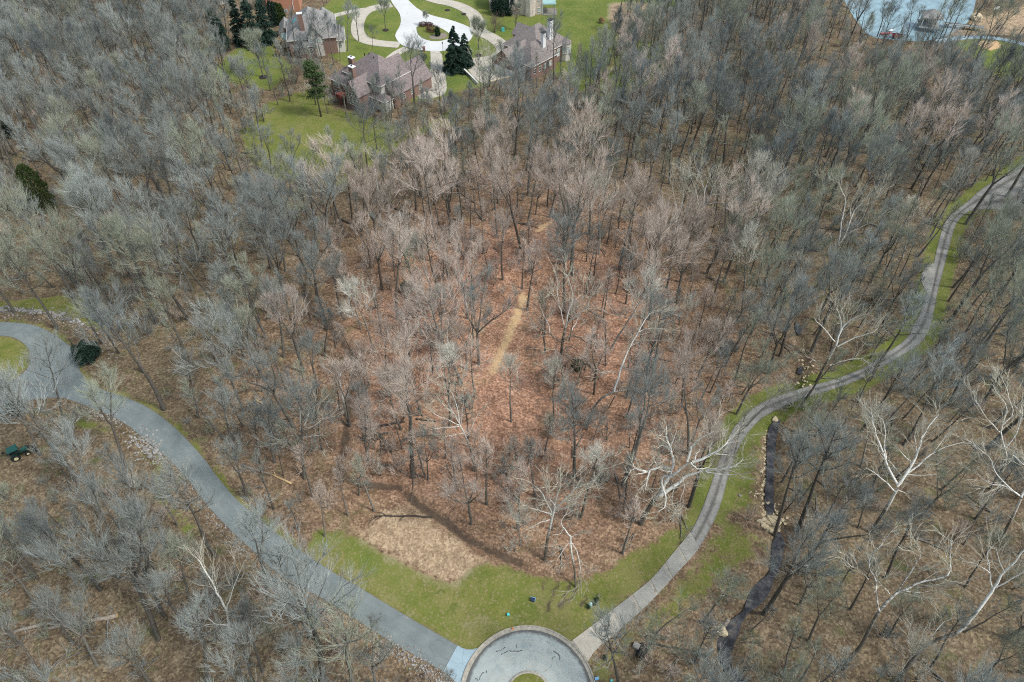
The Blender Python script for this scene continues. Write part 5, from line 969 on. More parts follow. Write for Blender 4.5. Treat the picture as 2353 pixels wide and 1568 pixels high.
shrub('yew_shrub', 'large dark green yew against the cream brick house', G(1158, 34), 5.0, 3.0, 6.0, M['needle'], 65, 4500, .5)
shrub('yew_shrub', 'low yellowish yew at the far end of the side drive', G(1150, 8), 3.0, 2.2, 2.4, M['boxwood'], 66, 1500, .4)
for j, (bx, by, r, h, m, lb) in enumerate([(965, 143, 1.8, 1.9, 'boxwood', 'olive boxwood ball on the small front lawn'), (971, 136, 1.6, 1.8, 'needle', 'darkest boxwood ball, behind the other two'), (957, 141, 1.3, 1.3, 'needle', 'small dark boxwood at the end of the trio'), (954.5, 144, 1.4, 1.6, 'bluegreen', 'blue-green boxwood ball nearest the brown roof')]):
    shrub('boxwood', lb, G(bx, by), r, r, h, M[m], 70 + j, 1100, .22, 'boxwoods on the small front lawn')
shrub('barberry_shrub', 'large red-brown rounded shrub on the road island', G(994, 74), 2.4, 2.0, 2.3, M['redbush'], 75, 1400, .25); shrub('barberry_shrub', 'dark low shrub under the little island tree', G(973, 61), 1.8, 1.5, 1.5, M['redbush'], 76, 900, .25); shrub('barberry_shrub', 'smallest dark shrub on the road island by the tree', G(986, 60), 1.4, 1.2, 1.2, M['redbush'], 77, 700, .25)
conifer('dwarf_conifer', 'small bright green cone on the road island', G(1006, 84), 3.2, .9, M['boxwood'], 'column', 78, None, 1200)
for j, (bx, by, lb) in enumerate([(1352, 1396, 'nearest to the turning circle'), (1366.5, 1387.5, 'between the other two'), (1371, 1379, 'farthest from the turning circle')]):
    shrub('boxwood', 'tiny dark green shrub by the pale hydrant, ' + lb, G(bx, by), .38, .36, .5, M['boxwood'], 80 + j, 420, .1, 'tiny shrubs by the hydrant')
shrub('boxwood', 'tiny dark shrub in grass beside the concrete drive foot', G(1390, 1513), .36, .5, .5, M['boxwood'], 84, 420, .1)
for j, (bx, by, h, lb) in enumerate([(648, 110, 3.4, 'tall tan ornamental grass clump by the grey-roofed house'), (500, 148, 2.6, 'round tan grass clump on the sloping green lawn'), (640, 128, 2.0, 'rusty low grass clump downhill of the tan one'), (1382, 53, 1.8, 'tan grass mound on the golf slope')]):
    shrub('grass_clump', lb, G(bx, by), h * .55, h * .5, h, M['drygrass'], 86 + j, 900, .4, None, 'grass')
BR = {k: brush_meshes(300 + i, 3.2, .55, M['twig_' + k]) for i, k in enumerate(('grey', 'pinkish', 'olive', 'pale'))}
BIG = brush_meshes(320, 5.0, .9, M['brownbush'], 16, M['bark_dark'])
brush('deciduous_shrub', 'big brown rounded bare bush beside the side drive', G(1135, 75), BIG, 1.15)
brush('deciduous_shrub', 'brown bare bush heap between the two back lawns', G(680, 190), BIG, .9, rz=1.0); brush('deciduous_shrub', 'dark bare bush at the edge of the yellowish lawn', G(655, 205), BIG, .7, rz=2.0)
small = Tree(330).forest(9.0, 'vase').meshes(M['bark'], M['twig_olive'])
for lb, bx, by, s in (('small round bare tree on the road island', 981, 60, .55), ('small bare tree on the oval lawn inside the loop drive', 886, 70, 1.2), ('small mulched bare tree beside the taupe roof', 1186, 68, .9), ('crooked bare tree on the grass oval by the garage court', 1099, 128, 1.25), ('pale grey-green bare tree in the sloping green lawn', 606, 178, 1.5)):
    e = empty('ornamental_tree', G(bx, by), s * 5, label=lb, cat='tree'); e.scale = (s, s, s * .95); link(bpy.data.objects.new('trunk', small[0]), e); link(bpy.data.objects.new('crown', small[1]), e)
    MB().tube([(0, 0, -.1), (0, 0, .12)], [1.0, .9], 14).build('mulch_ring', M['mulch'], e)
# brush: one bare shrub of each tint stands as itself, the rest of the uncountable undergrowth is one mass
SRC = {}
for i, (k, bx, by, lb) in enumerate((('grey', 540, 1010, 'grey bare thicket shrub just above the asphalt curve'), ('pinkish', 1015, 1010, 'pinkish bare shrub in the middle of the leaf litter'), ('olive', 1930, 1150, 'olive bare shrub beyond the creek channel'), ('pale', 1180, 1270, 'pale twiggy shrub at the upper rim of the mown lawn'))):
    e, a, b = brush('bare_shrub', lb, G(bx, by), BR[k], 1.0, group='bare shrubs under the trees'); SRC[i] = [a, b]
gu = np.random.default_rng(9); cu = np.c_[gu.uniform(-200, 200, 15000), gu.uniform(5, 262, 15000)]; pu, _ = proj(np.c_[cu, np.zeros(len(cu))]); iu = (pu[:, 0] > -60) & (pu[:, 0] < 2420) & (pu[:, 1] < 1680) & (pu[:, 1] > 0); cu, pu = cu[iu], pu[iu]
ou = ok_ground(cu) & (gu.random(len(cu)) < np.where((pu[:, 0] > 800) & (pu[:, 0] < 1700) & (pu[:, 1] > 480), .40, .30)); cu, pu = cu[ou][:3000], pu[ou][:3000]
cen = (pu[:, 0] > 780) & (pu[:, 0] < 1650) & (pu[:, 1] > 450); kk = np.where(cen, gu.choice([1, 1, 1, 0, 3], len(cu)), gu.choice([0, 0, 2, 2, 3, 1], len(cu)))
scatter('undergrowth', np.c_[cu, ground_z(cu[:, 0], cu[:, 1])], kk, gu.uniform(0, 6.28, len(cu)), gu.uniform(.35, 1.3, len(cu)) ** 1.2, SRC)

# dead sticks and limbs on the floor: one stands for itself, the rest is litter
DW = Tree(410)
for k in range(3): q = DW.poly((k * .15, 0, .08 + .04 * k), (1, .2 * (k - 1), .02), 5.0 - k, 6, .10, 0); DW.tub[0].append((q, np.linspace(.11 - .02 * k, .02, 7), 5)); DW.ramify(q, 2.6, .05, 5, 2, 2, tl=.6, up=.0, tr=.014)
dwm = DW.meshes(M['bark'], M['twig_grey']); e = empty('fallen_branch', G(905, 1075), .7, label='grey fallen branch with twigs lying uphill of the gully bend', cat='branch'); dsrc = [link(bpy.data.objects.new('limb', dwm[0]), e), link(bpy.data.objects.new('twigs', dwm[1]), e)]
cdw = cu[gu.random(len(cu)) < .30] + 1.7; cdw = cdw[ok_ground(cdw)]
scatter('deadwood', np.c_[cdw, ground_z(cdw[:, 0], cdw[:, 1])], np.zeros(len(cdw)), gu.uniform(0, 6.28, len(cdw)), gu.uniform(.4, 1.5, len(cdw)), {0: dsrc})

# ------------------------------------------------------------------ logs, stones
def log(label, a, b, r, mat='log', branches=0, name='fallen_log', seed=0, lift=.75):
    g = random.Random(seed); A, B = G(*a), G(*b); d = B - A; L = np.linalg.norm(d); n = max(4, int(L / 1.2)); P = []
    for i in range(n + 1):
        t = i / n; q = A + d * t; P.append((q[0] + g.gauss(0, .05), q[1] + g.gauss(0, .05), gz(q[0], q[1]) + r * lift))
    O = np.array([*(A[:2] + B[:2]) / 2, gz(*((A[:2] + B[:2]) / 2))]); e = empty(name, O, label=label, cat='log')
    MB().tube([np.array(p) - O for p in P], list(np.linspace(r, r * .55, n + 1)), 9).build('stem', M[mat], e, True)
    u = d / L
    for s, p, rr, c in ((-1, P[0], r, 'cut_wood'),): MB().tube([np.array(p) - O + s * u * .005, np.array(p) - O + s * u * .04], rr * .92, 9).build('cut_end', M[c if mat != 'log_dark' else 'log_dark'], e)
    for k in range(branches):
        t = g.uniform(.45, .98); q = A + d * t - O; q[2] = gz(*(q[:2] + O[:2])) - O[2] + r; az = math.atan2(d[1], d[0]) + g.choice((-1, 1)) * g.uniform(.35, .8); l = L * g.uniform(.15, .3)
        MB().tube([q, q + np.array([math.cos(az) * l * .5, math.sin(az) * l * .5, .25]), q + np.array([math.cos(az + .2) * l, math.sin(az + .2) * l, .2])], [r * .45, r * .3, .02], 5).build('branch', M[mat], e)
log('long pale barkless log above the asphalt curve', (556, 1071), (624, 1091), .27, 'log', 0, seed=1); log('broken log end with orange fresh wood beside the pale log', (668, 1112), (622, 1089), .20, 'cut_wood', 1, seed=2); log('short grey log parallel to the pale barkless one', (624, 1075), (600, 1080), .13, seed=3)
log('grey log lying across the upright one in the left wood', (510, 702), (562, 681), .22, seed=4); log('fresh yellow log pointing downhill under the crossed one', (543, 673), (546, 713), .24, 'cut_wood', seed=5)
for i, (a, b) in enumerate((((584, 913), (600, 921)), ((588, 920), (604, 929)), ((584, 925), (596, 931)))): log(('uppermost', 'middle', 'lowest')[i] + ' sawn log of the small pile in the left wood', a, b, .30 - .03 * i, 'cut_wood' if i == 1 else 'log', name='sawn_log', seed=6 + i)
log('long dark mossy log in the middle of the leaf litter', (834, 987), (930, 971), .26, 'log_dark', 2, seed=10); log('short dark log lying in line past the long mossy one', (958, 964), (1002, 970), .18, 'log_dark', 1, seed=11); log('thin dark log between the asphalt curve and gully', (639, 966), (675, 962), .13, 'log_dark', seed=12)
log('tree shadow modelled as a dark branching log across the tan leaf patch', (992, 1191), (862, 1187), .16, 'log_dark', 5, seed=13)  # cast shadow of a tree, built as a dark log shape
log('longest fallen trunk in the lower left wood', (269, 1417), (101, 1448), .34, 'log', 1, seed=14); log('forked fallen trunk by the lower left photo edge', (105, 1435), (10, 1458), .30, 'log', 3, seed=15)
log('dark fallen log on the slope left of the pull-off', (1822, 569), (1880, 579), .30, 'log_dark', 1, seed=16); log('slender dark log uphill of the pull-off slope', (1876, 524), (1953, 534), .12, 'log_dark', 1, seed=17)
log('dark fallen trunk just downhill of the slim white tree', (892, 475), (960, 500), .20, 'log_dark', seed=18); log('dark fallen trunk near the back lawn edge', (784, 506), (834, 529), .22, 'log_dark', seed=19); log('brown log under the taupe-roofed house slope', (1238, 220), (1214, 254), .25, 'log', seed=20); log('tan log at the rim of the lower creek pool', (1672, 1425), (1652, 1462), .35, 'log', seed=21)
log('thin fallen pole right of the twisted sycamore', (1500, 822), (1540, 832), .13, 'log_dark', seed=22)
def boulder_mesh(seed, flat_=.6):
    g = np.random.default_rng(seed); import bmesh
    bm = bmesh.new(); bmesh.ops.create_icosphere(bm, subdivisions=2, radius=.5)
    for v in bm.verts: v.co *= 1 + .22 * math.sin(v.co.x * 7 + seed) * math.cos(v.co.y * 6 - seed) + g.normal(0, .05); v.co.z *= flat_
    me = bpy.data.meshes.new('boulder'); bm.to_mesh(me); bm.free(); return me
BM = [boulder_mesh(i) for i in range(3)]; BMc = [m.copy() for m in BM]
for m in BM: m.materials.append(M['rock'])
for m in BMc: m.materials.append(M['cream_rock'])
rock_src = []
def boulder(label, x, y, s, cream=False, k=0, group=None, zoff=.15):
    p = G(x, y); o = link(bpy.data.objects.new('boulder', (BMc if cream else BM)[k % 3])); o.location = (p[0], p[1], p[2] + s * zoff); o.scale = (s, s * .8, s); o.rotation_euler = (0, 0, k * 1.9 + s); setp(o, label=label, cat='boulder', group=group); return o
r0 = [boulder('white boulder at the end of the stone line, left photo edge', 5, 713, 1.5, False, 0), boulder('pale boulder just inside the left photo edge stone line', 15, 706, 1.0, False, 1), boulder('pale boulder halfway along the stone line below the grass', 147, 722, 1.0, False, 2)]
boulder('grey boulder at the downhill end of the stone line', 190, 746, .9, False, 1); boulder('largest white stone of the heap on the drive edge', 358, 1038, 1.3, False, 2); boulder('flat white stone on the heap beside the asphalt', 346, 1050, .9, False, 0)
c0 = boulder('largest cream ledge stone of the creek weir', 1772, 1198, 2.6, True, 0, zoff=.05); c1 = boulder('cream ledge stone at the outer end of the weir', 1786, 1200, 1.8, True, 1); c2 = boulder('cream ledge stone closest to the grass at the weir', 1762, 1199, 1.7, True, 2)
boulder('blocky cream stone on the inner creek bank', 1763, 1158, 1.0, True, 1); boulder('cream stone at the culvert mouth', 1780, 966, 1.4, True, 0); boulder('small white stone in the drive verge grass', 1700, 1140, .6, False, 1); boulder('cream slab above the lowest creek pool', 1655, 1450, 2.0, True, 2)
def stones(name, spec_, src, seed):
    g = np.random.default_rng(seed); P, K, S_ = [], [], []
    for line, w, n, s0, s1 in spec_:
        L = resample(flat(line), 60)
        for _ in range(n): q = L[g.integers(0, 60)] + g.normal(0, w, 2); P.append((q[0], q[1], gz(*q) + .05)); K.append(g.integers(0, len(src))); S_.append(g.uniform(s0, s1))
    return scatter(name, P, K, g.uniform(0, 6.28, len(P)), S_, {i: [o] for i, o in enumerate(src)})
stones('riprap', [([(200, 940), (225, 952), (262, 966), (285, 982)], .5, 150, .1, .34), ([(318, 1008), (335, 1022), (348, 1038), (362, 1056)], 1.0, 260, .12, .45), ([(362, 1056), (400, 1085), (440, 1130), (480, 1185), (520, 1235), (560, 1275)], .8, 300, .08, .28),
                  ([(900, 1486), (945, 1512), (1000, 1550), (1045, 1590)], .7, 420, .08, .3), ([(700, 1375), (800, 1425), (890, 1482)], .7, 160, .08, .28), ([(0, 715), (60, 718), (120, 726), (180, 748), (225, 775), (250, 800), (262, 830)], 1.1, 330, .1, .36), ([(-40, 712), (0, 711), (60, 714), (120, 722), (185, 742)], .3, 170, .25, .7)], r0, 1)
stones('creek_stones', [([(1768, 985), (1760, 1005), (1758, 1050), (1759, 1100), (1760, 1150), (1760, 1190)], .35, 80, .2, .6), ([(1757, 1197), (1795, 1202)], .7, 60, .3, .9), ([(1783, 1150), (1788, 1195)], .3, 30, .2, .6), ([(1845, 830), (1858, 850), (1852, 885), (1820, 890)], .7, 34, .2, .6), ([(1735, 1128), (1758, 1150)], .5, 25, .15, .4)], [c1, c2], 2)

# ------------------------------------------------------------------ houses
def local(root_ang): a = math.radians(root_ang); return a
def house(name, label, D, ang, cat='house'): p = G(*D); return empty(name, (p[0], p[1], p[2]), math.radians(ang), label=label, cat=cat)
def roof_part(bm_, u0, u1, v0, v1, ze, rise, kind, o=.45):
    """hip roof (closed) or two thick gable slabs"""
    if kind in ('hu', 'hv'):
        U0, U1, V0, V1 = u0 - o, u1 + o, v0 - o, v1 + o; w = min(U1 - U0, V1 - V0) / 2
        if kind == 'hu': ra, rb = (U0 + w, (V0 + V1) / 2), (U1 - w, (V0 + V1) / 2)
        else: ra, rb = ((U0 + U1) / 2, V0 + w), ((U0 + U1) / 2, V1 - w)
        V = [(U0, V0, ze - .18), (U1, V0, ze - .18), (U1, V1, ze - .18), (U0, V1, ze - .18), (U0, V0, ze), (U1, V0, ze), (U1, V1, ze), (U0, V1, ze), (*ra, ze + rise), (*rb, ze + rise)]
        F = [(3, 2, 1, 0)] + [(i, (i + 1) % 4, (i + 1) % 4 + 4, i + 4) for i in range(4)]
        F += [(4, 5, 9, 8), (5, 6, 9), (6, 7, 8, 9), (7, 4, 8)] if kind == 'hu' else [(4, 5, 8), (5, 6, 9, 8), (6, 7, 9), (7, 4, 8, 9)]
        bm_.add(V, F)
    else:
        g = lambda a, b, c: (a, b, c) if kind == 'gu' else (b, a, c)
        A0, A1, B0, B1 = (u0, u1, v0, v1) if kind == 'gu' else (v0, v1, u0, u1); A0 -= o; A1 += o; bm = (B0 + B1) / 2; sl_ = rise / ((B1 - B0) / 2)
        for s, Bx in ((-1, B0), (1, B1)):
            e = Bx + s * o; z = ze - sl_ * o; t = .2
            V = [g(A0, e, z), g(A1, e, z), g(A1, bm, ze + rise), g(A0, bm, ze + rise)]; V += [(a, b, c + t) for a, b, c in V]
            bm_.add(V, [(0, 1, 2, 3), (4, 5, 6, 7), (0, 1, 5, 4), (1, 2, 6, 5), (2, 3, 7, 6), (3, 0, 4, 7)])
def wall_part(bm_, u0, u1, v0, v1, z0, ze, rise, kind):
    bm_.box(((u0 + u1) / 2, (v0 + v1) / 2, (z0 + ze) / 2), (u1 - u0, v1 - v0, ze - z0))
    if kind in ('gu', 'gv'):
        if kind == 'gu': V = [(u, v, z) for u in (u0, u1) for v, z in ((v0, ze), (v1, ze), ((v0 + v1) / 2, ze + rise))]
        else: V = [(u, v, z) for v in (v0, v1) for u, z in ((u0, ze), (u1, ze), ((u0 + u1) / 2, ze + rise))]
        bm_.add(V, [(0, 1, 2), (3, 5, 4), (0, 3, 4, 1), (1, 4, 5, 2), (2, 5, 3, 0)])
def blocks(root, L, wallm, roofm):
    by = {}
    for b in L: by.setdefault(b[8] if len(b) > 8 else wallm, []).append(b)
    for wm, bl in by.items():
        for b in bl: m = MB(); wall_part(m, *b[:8]); m.build('wall', M[wm], root)
    roofs = []
    for b in L: m = MB(); roof_part(m, b[0], b[1], b[2], b[3], b[5], b[6], b[7]); roofs.append(m.build('roof', M[roofm], root))
    for b in L:     # white gutters along the low eaves
        if b[7] in ('hu', 'hv'):
            m = MB(); u0, u1, v0, v1, z = b[0] - .52, b[1] + .52, b[2] - .52, b[3] + .52, b[5] - .10
            m.box(((u0 + u1) / 2, v0, z), (u1 - u0, .1, .16)); m.box(((u0 + u1) / 2, v1, z), (u1 - u0, .1, .16)); m.box((u0, (v0 + v1) / 2, z), (.1, v1 - v0 - .1, .16)); m.box((u1, (v0 + v1) / 2, z), (.1, v1 - v0 - .1, .16)); m.build('gutter', M['trim'], root)
    return roofs
WC = {}
def window(root, u, v, z, face, w=1.0, h=1.5, cols=2, rows=2, glass='glass', shutters=False):
    key = (w, h, cols, rows, glass)
    if key not in WC:
        f = MB(); t = .09
        f.box((0, 0, h / 2 - t / 2), (w, .12, t)).box((0, 0, -h / 2 + t / 2), (w + .12, .16, t)); f.box((-w / 2 + t / 2, 0, 0), (t, .119, h - 2 * t)).box((w / 2 - t / 2, 0, 0), (t, .119, h - 2 * t))
        for c in range(1, cols): f.box((-w / 2 + w * c / cols, -.01, 0), (.05, .08, h - 2 * t))
        for r in range(1, rows): f.box((0, -.012, -h / 2 + h * r / rows), (w - 2 * t, .07, .05))
        fo = f.build('window', M['trim'], root); po = MB().box((0, .02, 0), (w - .1, .05, h - .1)).build('pane', M[glass], fo); WC[key] = (fo.data, po.data)
    else:
        fo = link(bpy.data.objects.new('window', WC[key][0]), root); link(bpy.data.objects.new('pane', WC[key][1]), fo)
    rz = {'-v': 0, '+u': math.pi / 2, '+v': math.pi, '-u': -math.pi / 2}[face]; d = {'-v': (0, -.05), '+u': (.05, 0), '+v': (0, .05), '-u': (-.05, 0)}[face]
    fo.location = (u + d[0], v + d[1], z); fo.rotation_euler = (0, 0, rz)
    if shutters:
        for s in (-1, 1): MB().box((s * (w / 2 + .24), -.02, 0), (.42, .06, h)).build('shutter', M['navy'], fo)
    return fo
def chimney(root, u, v, z0, z1, w, d, mat, capm, flue=True):
    c = MB().box((u, v, (z0 + z1) / 2), (w, d, z1 - z0)).build('chimney', M[mat], root); MB().box((u, v, z1 + .10), (w + .25, d + .25, .2)).build('cap', M[capm], c)
    if flue: MB().tube([(u, v, z1 + .2), (u, v, z1 + .55)], .22, 8).build('flue', M['darkmetal'], c)
# brown-roofed house
hb = house('brick_house', 'red brick house with a large brown hip roof and angled garage wing', (860, 235), -38)
blocks(hb, [(-10, 4.9, -1, 11, 0, 7, 5.2, 'hu', 'siding'), (-14.2, -5.5, -3.4, 7, 0, 4.6, 3.9, 'hu'), (-4.4, 1.2, -6.6, .5, 0, 5.0, 3.4, 'gv'), (1.35, 7.3, -2.2, .9, 0, 3.4, 1.2, 'hu', 'siding'), (-1.6, 7.7, 1.2, 17, 0, 4.1, 4.6, 'gv', 'brick'), (-7.0, .4, 7.5, 14.6, 0, 4.6, 3.9, 'gv')], 'brick', 'roof_brown')
chimney(hb, -4.9, -2.2, 0, 10.2, 1.7, 1.2, 'brick', 'white'); chimney(hb, -8.6, 1.2, 0, 10.6, 1.7, 1.2, 'brick', 'white')
for u, z in ((-3.3, 4.7), (-2.1, 4.7), (-.9, 4.7), (.2, 4.7)): window(hb, u, -6.6, z, '-v', 1.0, 1.0, 2, 1)
for u in (-3.3, -2.1, -.9, .2): window(hb, u, -6.6, 2.6, '-v', 1.0, 2.4, 2, 3)
for u in (-12.6, -11.2): window(hb, u, -3.4, 3.2, '-v', 1.0, 1.8); window(hb, u, -3.4, .9, '-v', 1.0, 1.2)
for u in (2.6, 5.2): window(hb, u, -2.2, 2.3, '-v', .9, 1.2)
for u in (2.2, 3.6): window(hb, u, -1.0, 5.9, '-v', .9, 1.1)
for v in (5, 8.5, 12): window(hb, 7.7, v, 2.4, '+u', 1.0, 1.5)
dk = MB().box((-7.4, -6.0, 2.4), (3.2, 3.4, .25)); dk = dk.build('deck', M['red_deck'], hb)
for a in (-8.8, -6.0): MB().box((a, -7.5, 1.1), (.2, .2, 2.4)).build('post', M['red_deck'], dk)
MB().box((-7.4, -7.65, 3.0), (3.2, .08, .9)).build('railing', M['red_deck'], dk)
for u, v, z in ((-2.0, 4.0, 11.4), (-4.2, 4.4, 11.8), (-6.0, 4.2, 11.3), (2.0, 2.4, 9.3)): MB().tube([(u, v, z - .5), (u, v, z + .35)], .13, 8).build('vent_pipe', M['darkmetal'], hb)
# grey-roofed house
ha = house('grey_roof_house', 'house with a steep grey shingle roof, skylight and tall brick chimney', (700, 115), 12)
ra = blocks(ha, [(-4, 11, -5, 12, 0, 5.6, 6.4, 'hv'), (-7.3, -4.05, 7.0, 15, 0, 3.4, 1.7, 'gv'), (2.3, 6.6, -6.0, -.5, 0, 6.6, 2.6, 'gv', 'siding'), (9.2, 13.4, -4.4, 5, 0, 4.2, 2.4, 'hv', 'siding'), (5.2, 10, 9.2, 15.4, 0, 5.2, 3.2, 'hv'), (-1.2, 4.0, -6.6, -1.5, 0, 4.0, 1.9, 'hu')], 'brick', 'roof_grey')
chimney(ha, 1.0, -2.6, 4, 12.6, 1.5, 1.1, 'brick', 'white', False)
# glazed sunroom, skylight on the slope
sr = MB().box((-5.5, 5.0, 1.2), (3.1, 4.0, 2.4)).build('sunroom', M['siding'], ha); sg = MB()
sg.add([(-7.1, 2.9, 2.45), (-3.9, 2.9, 2.75), (-3.9, 7.0, 3.3), (-7.1, 7.0, 3.0), (-7.1, 2.9, 2.6), (-3.9, 2.9, 2.9), (-3.9, 7.0, 3.45), (-7.1, 7.0, 3.15)], [(3, 2, 1, 0), (4, 5, 6, 7), (0, 1, 5, 4), (1, 2, 6, 5), (2, 3, 7, 6), (3, 0, 4, 7)]); sg.build('glass_roof', M['teal_glass'], sr)
def slope_z(u): return 5.6 + 6.4 * (u + 4.45) / 7.95
us = (-2.4, -1.1); MB().add([(us[0], 3.6, slope_z(us[0]) + .05), (us[1], 3.6, slope_z(us[1]) + .05), (us[1], 5.2, slope_z(us[1]) + .05), (us[0], 5.2, slope_z(us[0]) + .05), (us[0], 3.6, slope_z(us[0]) + .2), (us[1], 3.6, slope_z(us[1]) + .2), (us[1], 5.2, slope_z(us[1]) + .2), (us[0], 5.2, slope_z(us[0]) + .2)], [(3, 2, 1, 0), (4, 5, 6, 7), (0, 1, 5, 4), (1, 2, 6, 5), (2, 3, 7, 6), (3, 0, 4, 7)]).build('skylight', M['skylight'], ha)
for u in (3.2, 4.45, 5.7): window(ha, u, -6.0, 5.3, '-v', 1.0, 1.3, 2, 1, 'curtain_glass')
for u in (-.2, 1.2, 2.6): window(ha, u, -6.6, 2.3, '-v', 1.0, 1.6)
for u in (10.4, 12.0): window(ha, u, -4.4, 2.6, '-v', 1.0, 1.6)
for v in (0, 3): window(ha, 13.4, v, 2.6, '+u', 1.0, 1.6)
window(ha, -7.3, 9, 1.9, '-u', 1.1, 1.4); window(ha, -7.3, 12, 1.9, '-u', 1.1, 1.4)
# taupe-roofed house with white chimneys
hc = house('taupe_roof_house', 'long brick house with a taupe roof and two white chimneys', (1195, 190), 48)
blocks(hc, [(8, 23.6, .2, 14, 0, 5.4, 5.8, 'hu'), (.2, 10, 2.4, 12, 0, 3.9, 3.9, 'gu'), (3, 15, -2, 7, 0, 4.7, 4.6, 'hu'), (14.6, 20, 11, 16, 0, 6.2, 2.4, 'gv')], 'brick', 'roof_taupe')
chimney(hc, 17.0, 2.6, 4, 13.2, 1.5, 1.1, 'white', 'darkmetal', False); chimney(hc, 11.4, .6, 4, 11.6, 1.3, 1.0, 'white', 'darkmetal', False)
for v in (4.6, 9.2):
    gd = MB().box((.16, v, 1.25), (.08, 3.3, 2.5)).build('garage_door', M['white'], hc)
    for k in range(4): MB().box((.09, v, .35 + .62 * k), (.06, 3.1, .5)).build('panel', M['white'], gd)
bay = MB().tube([(21.8, -.2, 0), (21.8, -.2, 5.6)], 1.7, 8).build('bay', M['siding'], hc, False); MB().tube([(21.8, -.2, 5.61), (21.8, -.2, 6.9)], [1.95, .1], 8).build('bay_roof', M['roof_taupe'], hc)
for k, a in enumerate((-2.7, -1.95, -1.18, -.4)):
    w_ = window(hc, 21.8 + 1.62 * math.cos(a), -.2 + 1.62 * math.sin(a), 3.6, '-v', .95, 2.2, 2, 3, 'curtain_glass'); w_.rotation_euler = (0, 0, a + math.pi / 2)
for u in (4.6, 7.0, 9.4, 12.0): window(hc, u, -2, 2.6, '-v', 1.1, 1.6, 2, 2, 'curtain_glass' if u in (9.4, 12.0) else 'glass')
for u in (16.4, 18.6): window(hc, u, .2, 3.2, '-v', 1.3, 2.4, 2, 3, 'curtain_glass')
for v in (4, 8, 11): window(hc, 23.6, v, 3.4, '+u', 1.1, 1.6)
window(hc, 17.3, 16, 5.6, '+v', 1.0, 1.2)
# cream brick house cut by the top of the picture
hd = house('cream_house', 'tall cream brick house with white trim, cut off by the top edge', (1167, 37), 3)
blocks(hd, [(.6, 12.6, .6, 13, 0, 9.8, 5.0, 'hu'), (-6.4, .55, 5, 13, 0, 6.4, 3.4, 'hu')], 'brick_cream', 'roof_taupe')
by_ = MB().tube([(7.9, .75, 0), (7.9, .75, 8.4)], 2.1, 8).build('bay', M['brick_cream'], hd); MB().tube([(7.9, .75, 8.41), (7.9, .75, 10.2)], [2.3, .1], 8).build('bay_roof', M['teal_glass'], hd)
for u in (.7, 12.5): MB().box((u, .53, 4.9), (.35, .12, 9.8)).build('corner_trim', M['white'], hd)
for a in (-2.36, -1.57, -.78):
    for z in (6.0, 1.7):
        w_ = window(hd, 7.9 + 1.93 * math.cos(a), .75 + 1.93 * math.sin(a), z, '-v', .9, 2.2 if z > 3 else 1.5, 2, 3); w_.rotation_euler = (0, 0, a + math.pi / 2)
for u in (2.2, 4.2, 11.3): window(hd, u, .6, 6.0, '-v', .95, 2.3, 2, 3)
for u in (2.9, 11.3): window(hd, u, .6, 1.7, '-v', 1.1, 1.5, 2, 2, 'curtain_glass')
dk = MB().box((15.0, 3.0, 3.7), (4.6, 6.0, .25)).build('deck', M['teal_glass'], hd)
for u, v in ((13.0, .3), (16.9, .3), (16.9, 5.6)): MB().box((u, v, 1.8), (.18, .18, 3.6)).build('post', M['deck'], dk)
for k in range(12): MB().box((12.95 + k * .37, .1, 4.4), (.07, .07, 1.1)).build('baluster', M['pale_aqua'], dk)
MB().box((15.0, .1, 4.98), (4.6, .1, .08)).build('rail', M['pale_aqua'], dk)
MB().box((15.4, 3.0, .06), (5.2, 6.4, .12)).build('patio', M['old_conc'], hd)
# orange brick house and pale shed at the top edge
he = house('orange_brick_house', 'orange brick house with navy shutters behind the grey roof', (656, 27), 8)
blocks(he, [(-6, 5.4, 0, 10, 0, 7.2, 4.2, 'hu')], 'brick_orange', 'roof_grey')
for u in (-4.6, -1.4, 1.6): window(he, u, 0, 5.2, '-v', 1.0, 1.7, 2, 2, 'curtain_glass', True)
window(he, -4.6, 0, 1.9, '-v', 1.0, 1.6, 2, 2, 'curtain_glass', True)
MB().tube([(3.4, -.1, 7.0), (3.4, -.1, 3.4), (3.1, -.15, 2.9), (3.1, -.15, .4)], .1, 6).build('downspout', M['white'], he)
for k in range(3): p = G(648 + 5.5 * k, 31 - 1.5 * k); o = MB().tube([(0, 0, 0), (0, 0, .95)], [.48, .48], 10).tube([(0, 0, .95), (0, 0, 1.05)], [.36, .30], 10).build('condenser', M['deck'], None); o.location = p; setp(o, label=('leftmost', 'middle', 'rightmost')[k] + ' grey cooling unit against the orange brick house', cat='cooling unit', group='cooling units by the brick house')
hs = house('white_shed', 'small white shed with a ribbed roof at the top edge', (520, 9), 20, 'shed'); blocks(hs, [(-2.5, 2.5, 0, 3.5, 0, 2.4, 1.3, 'gu')], 'siding', 'white'); window(hs, 0, 0, 1.4, '-v', .9, .9)

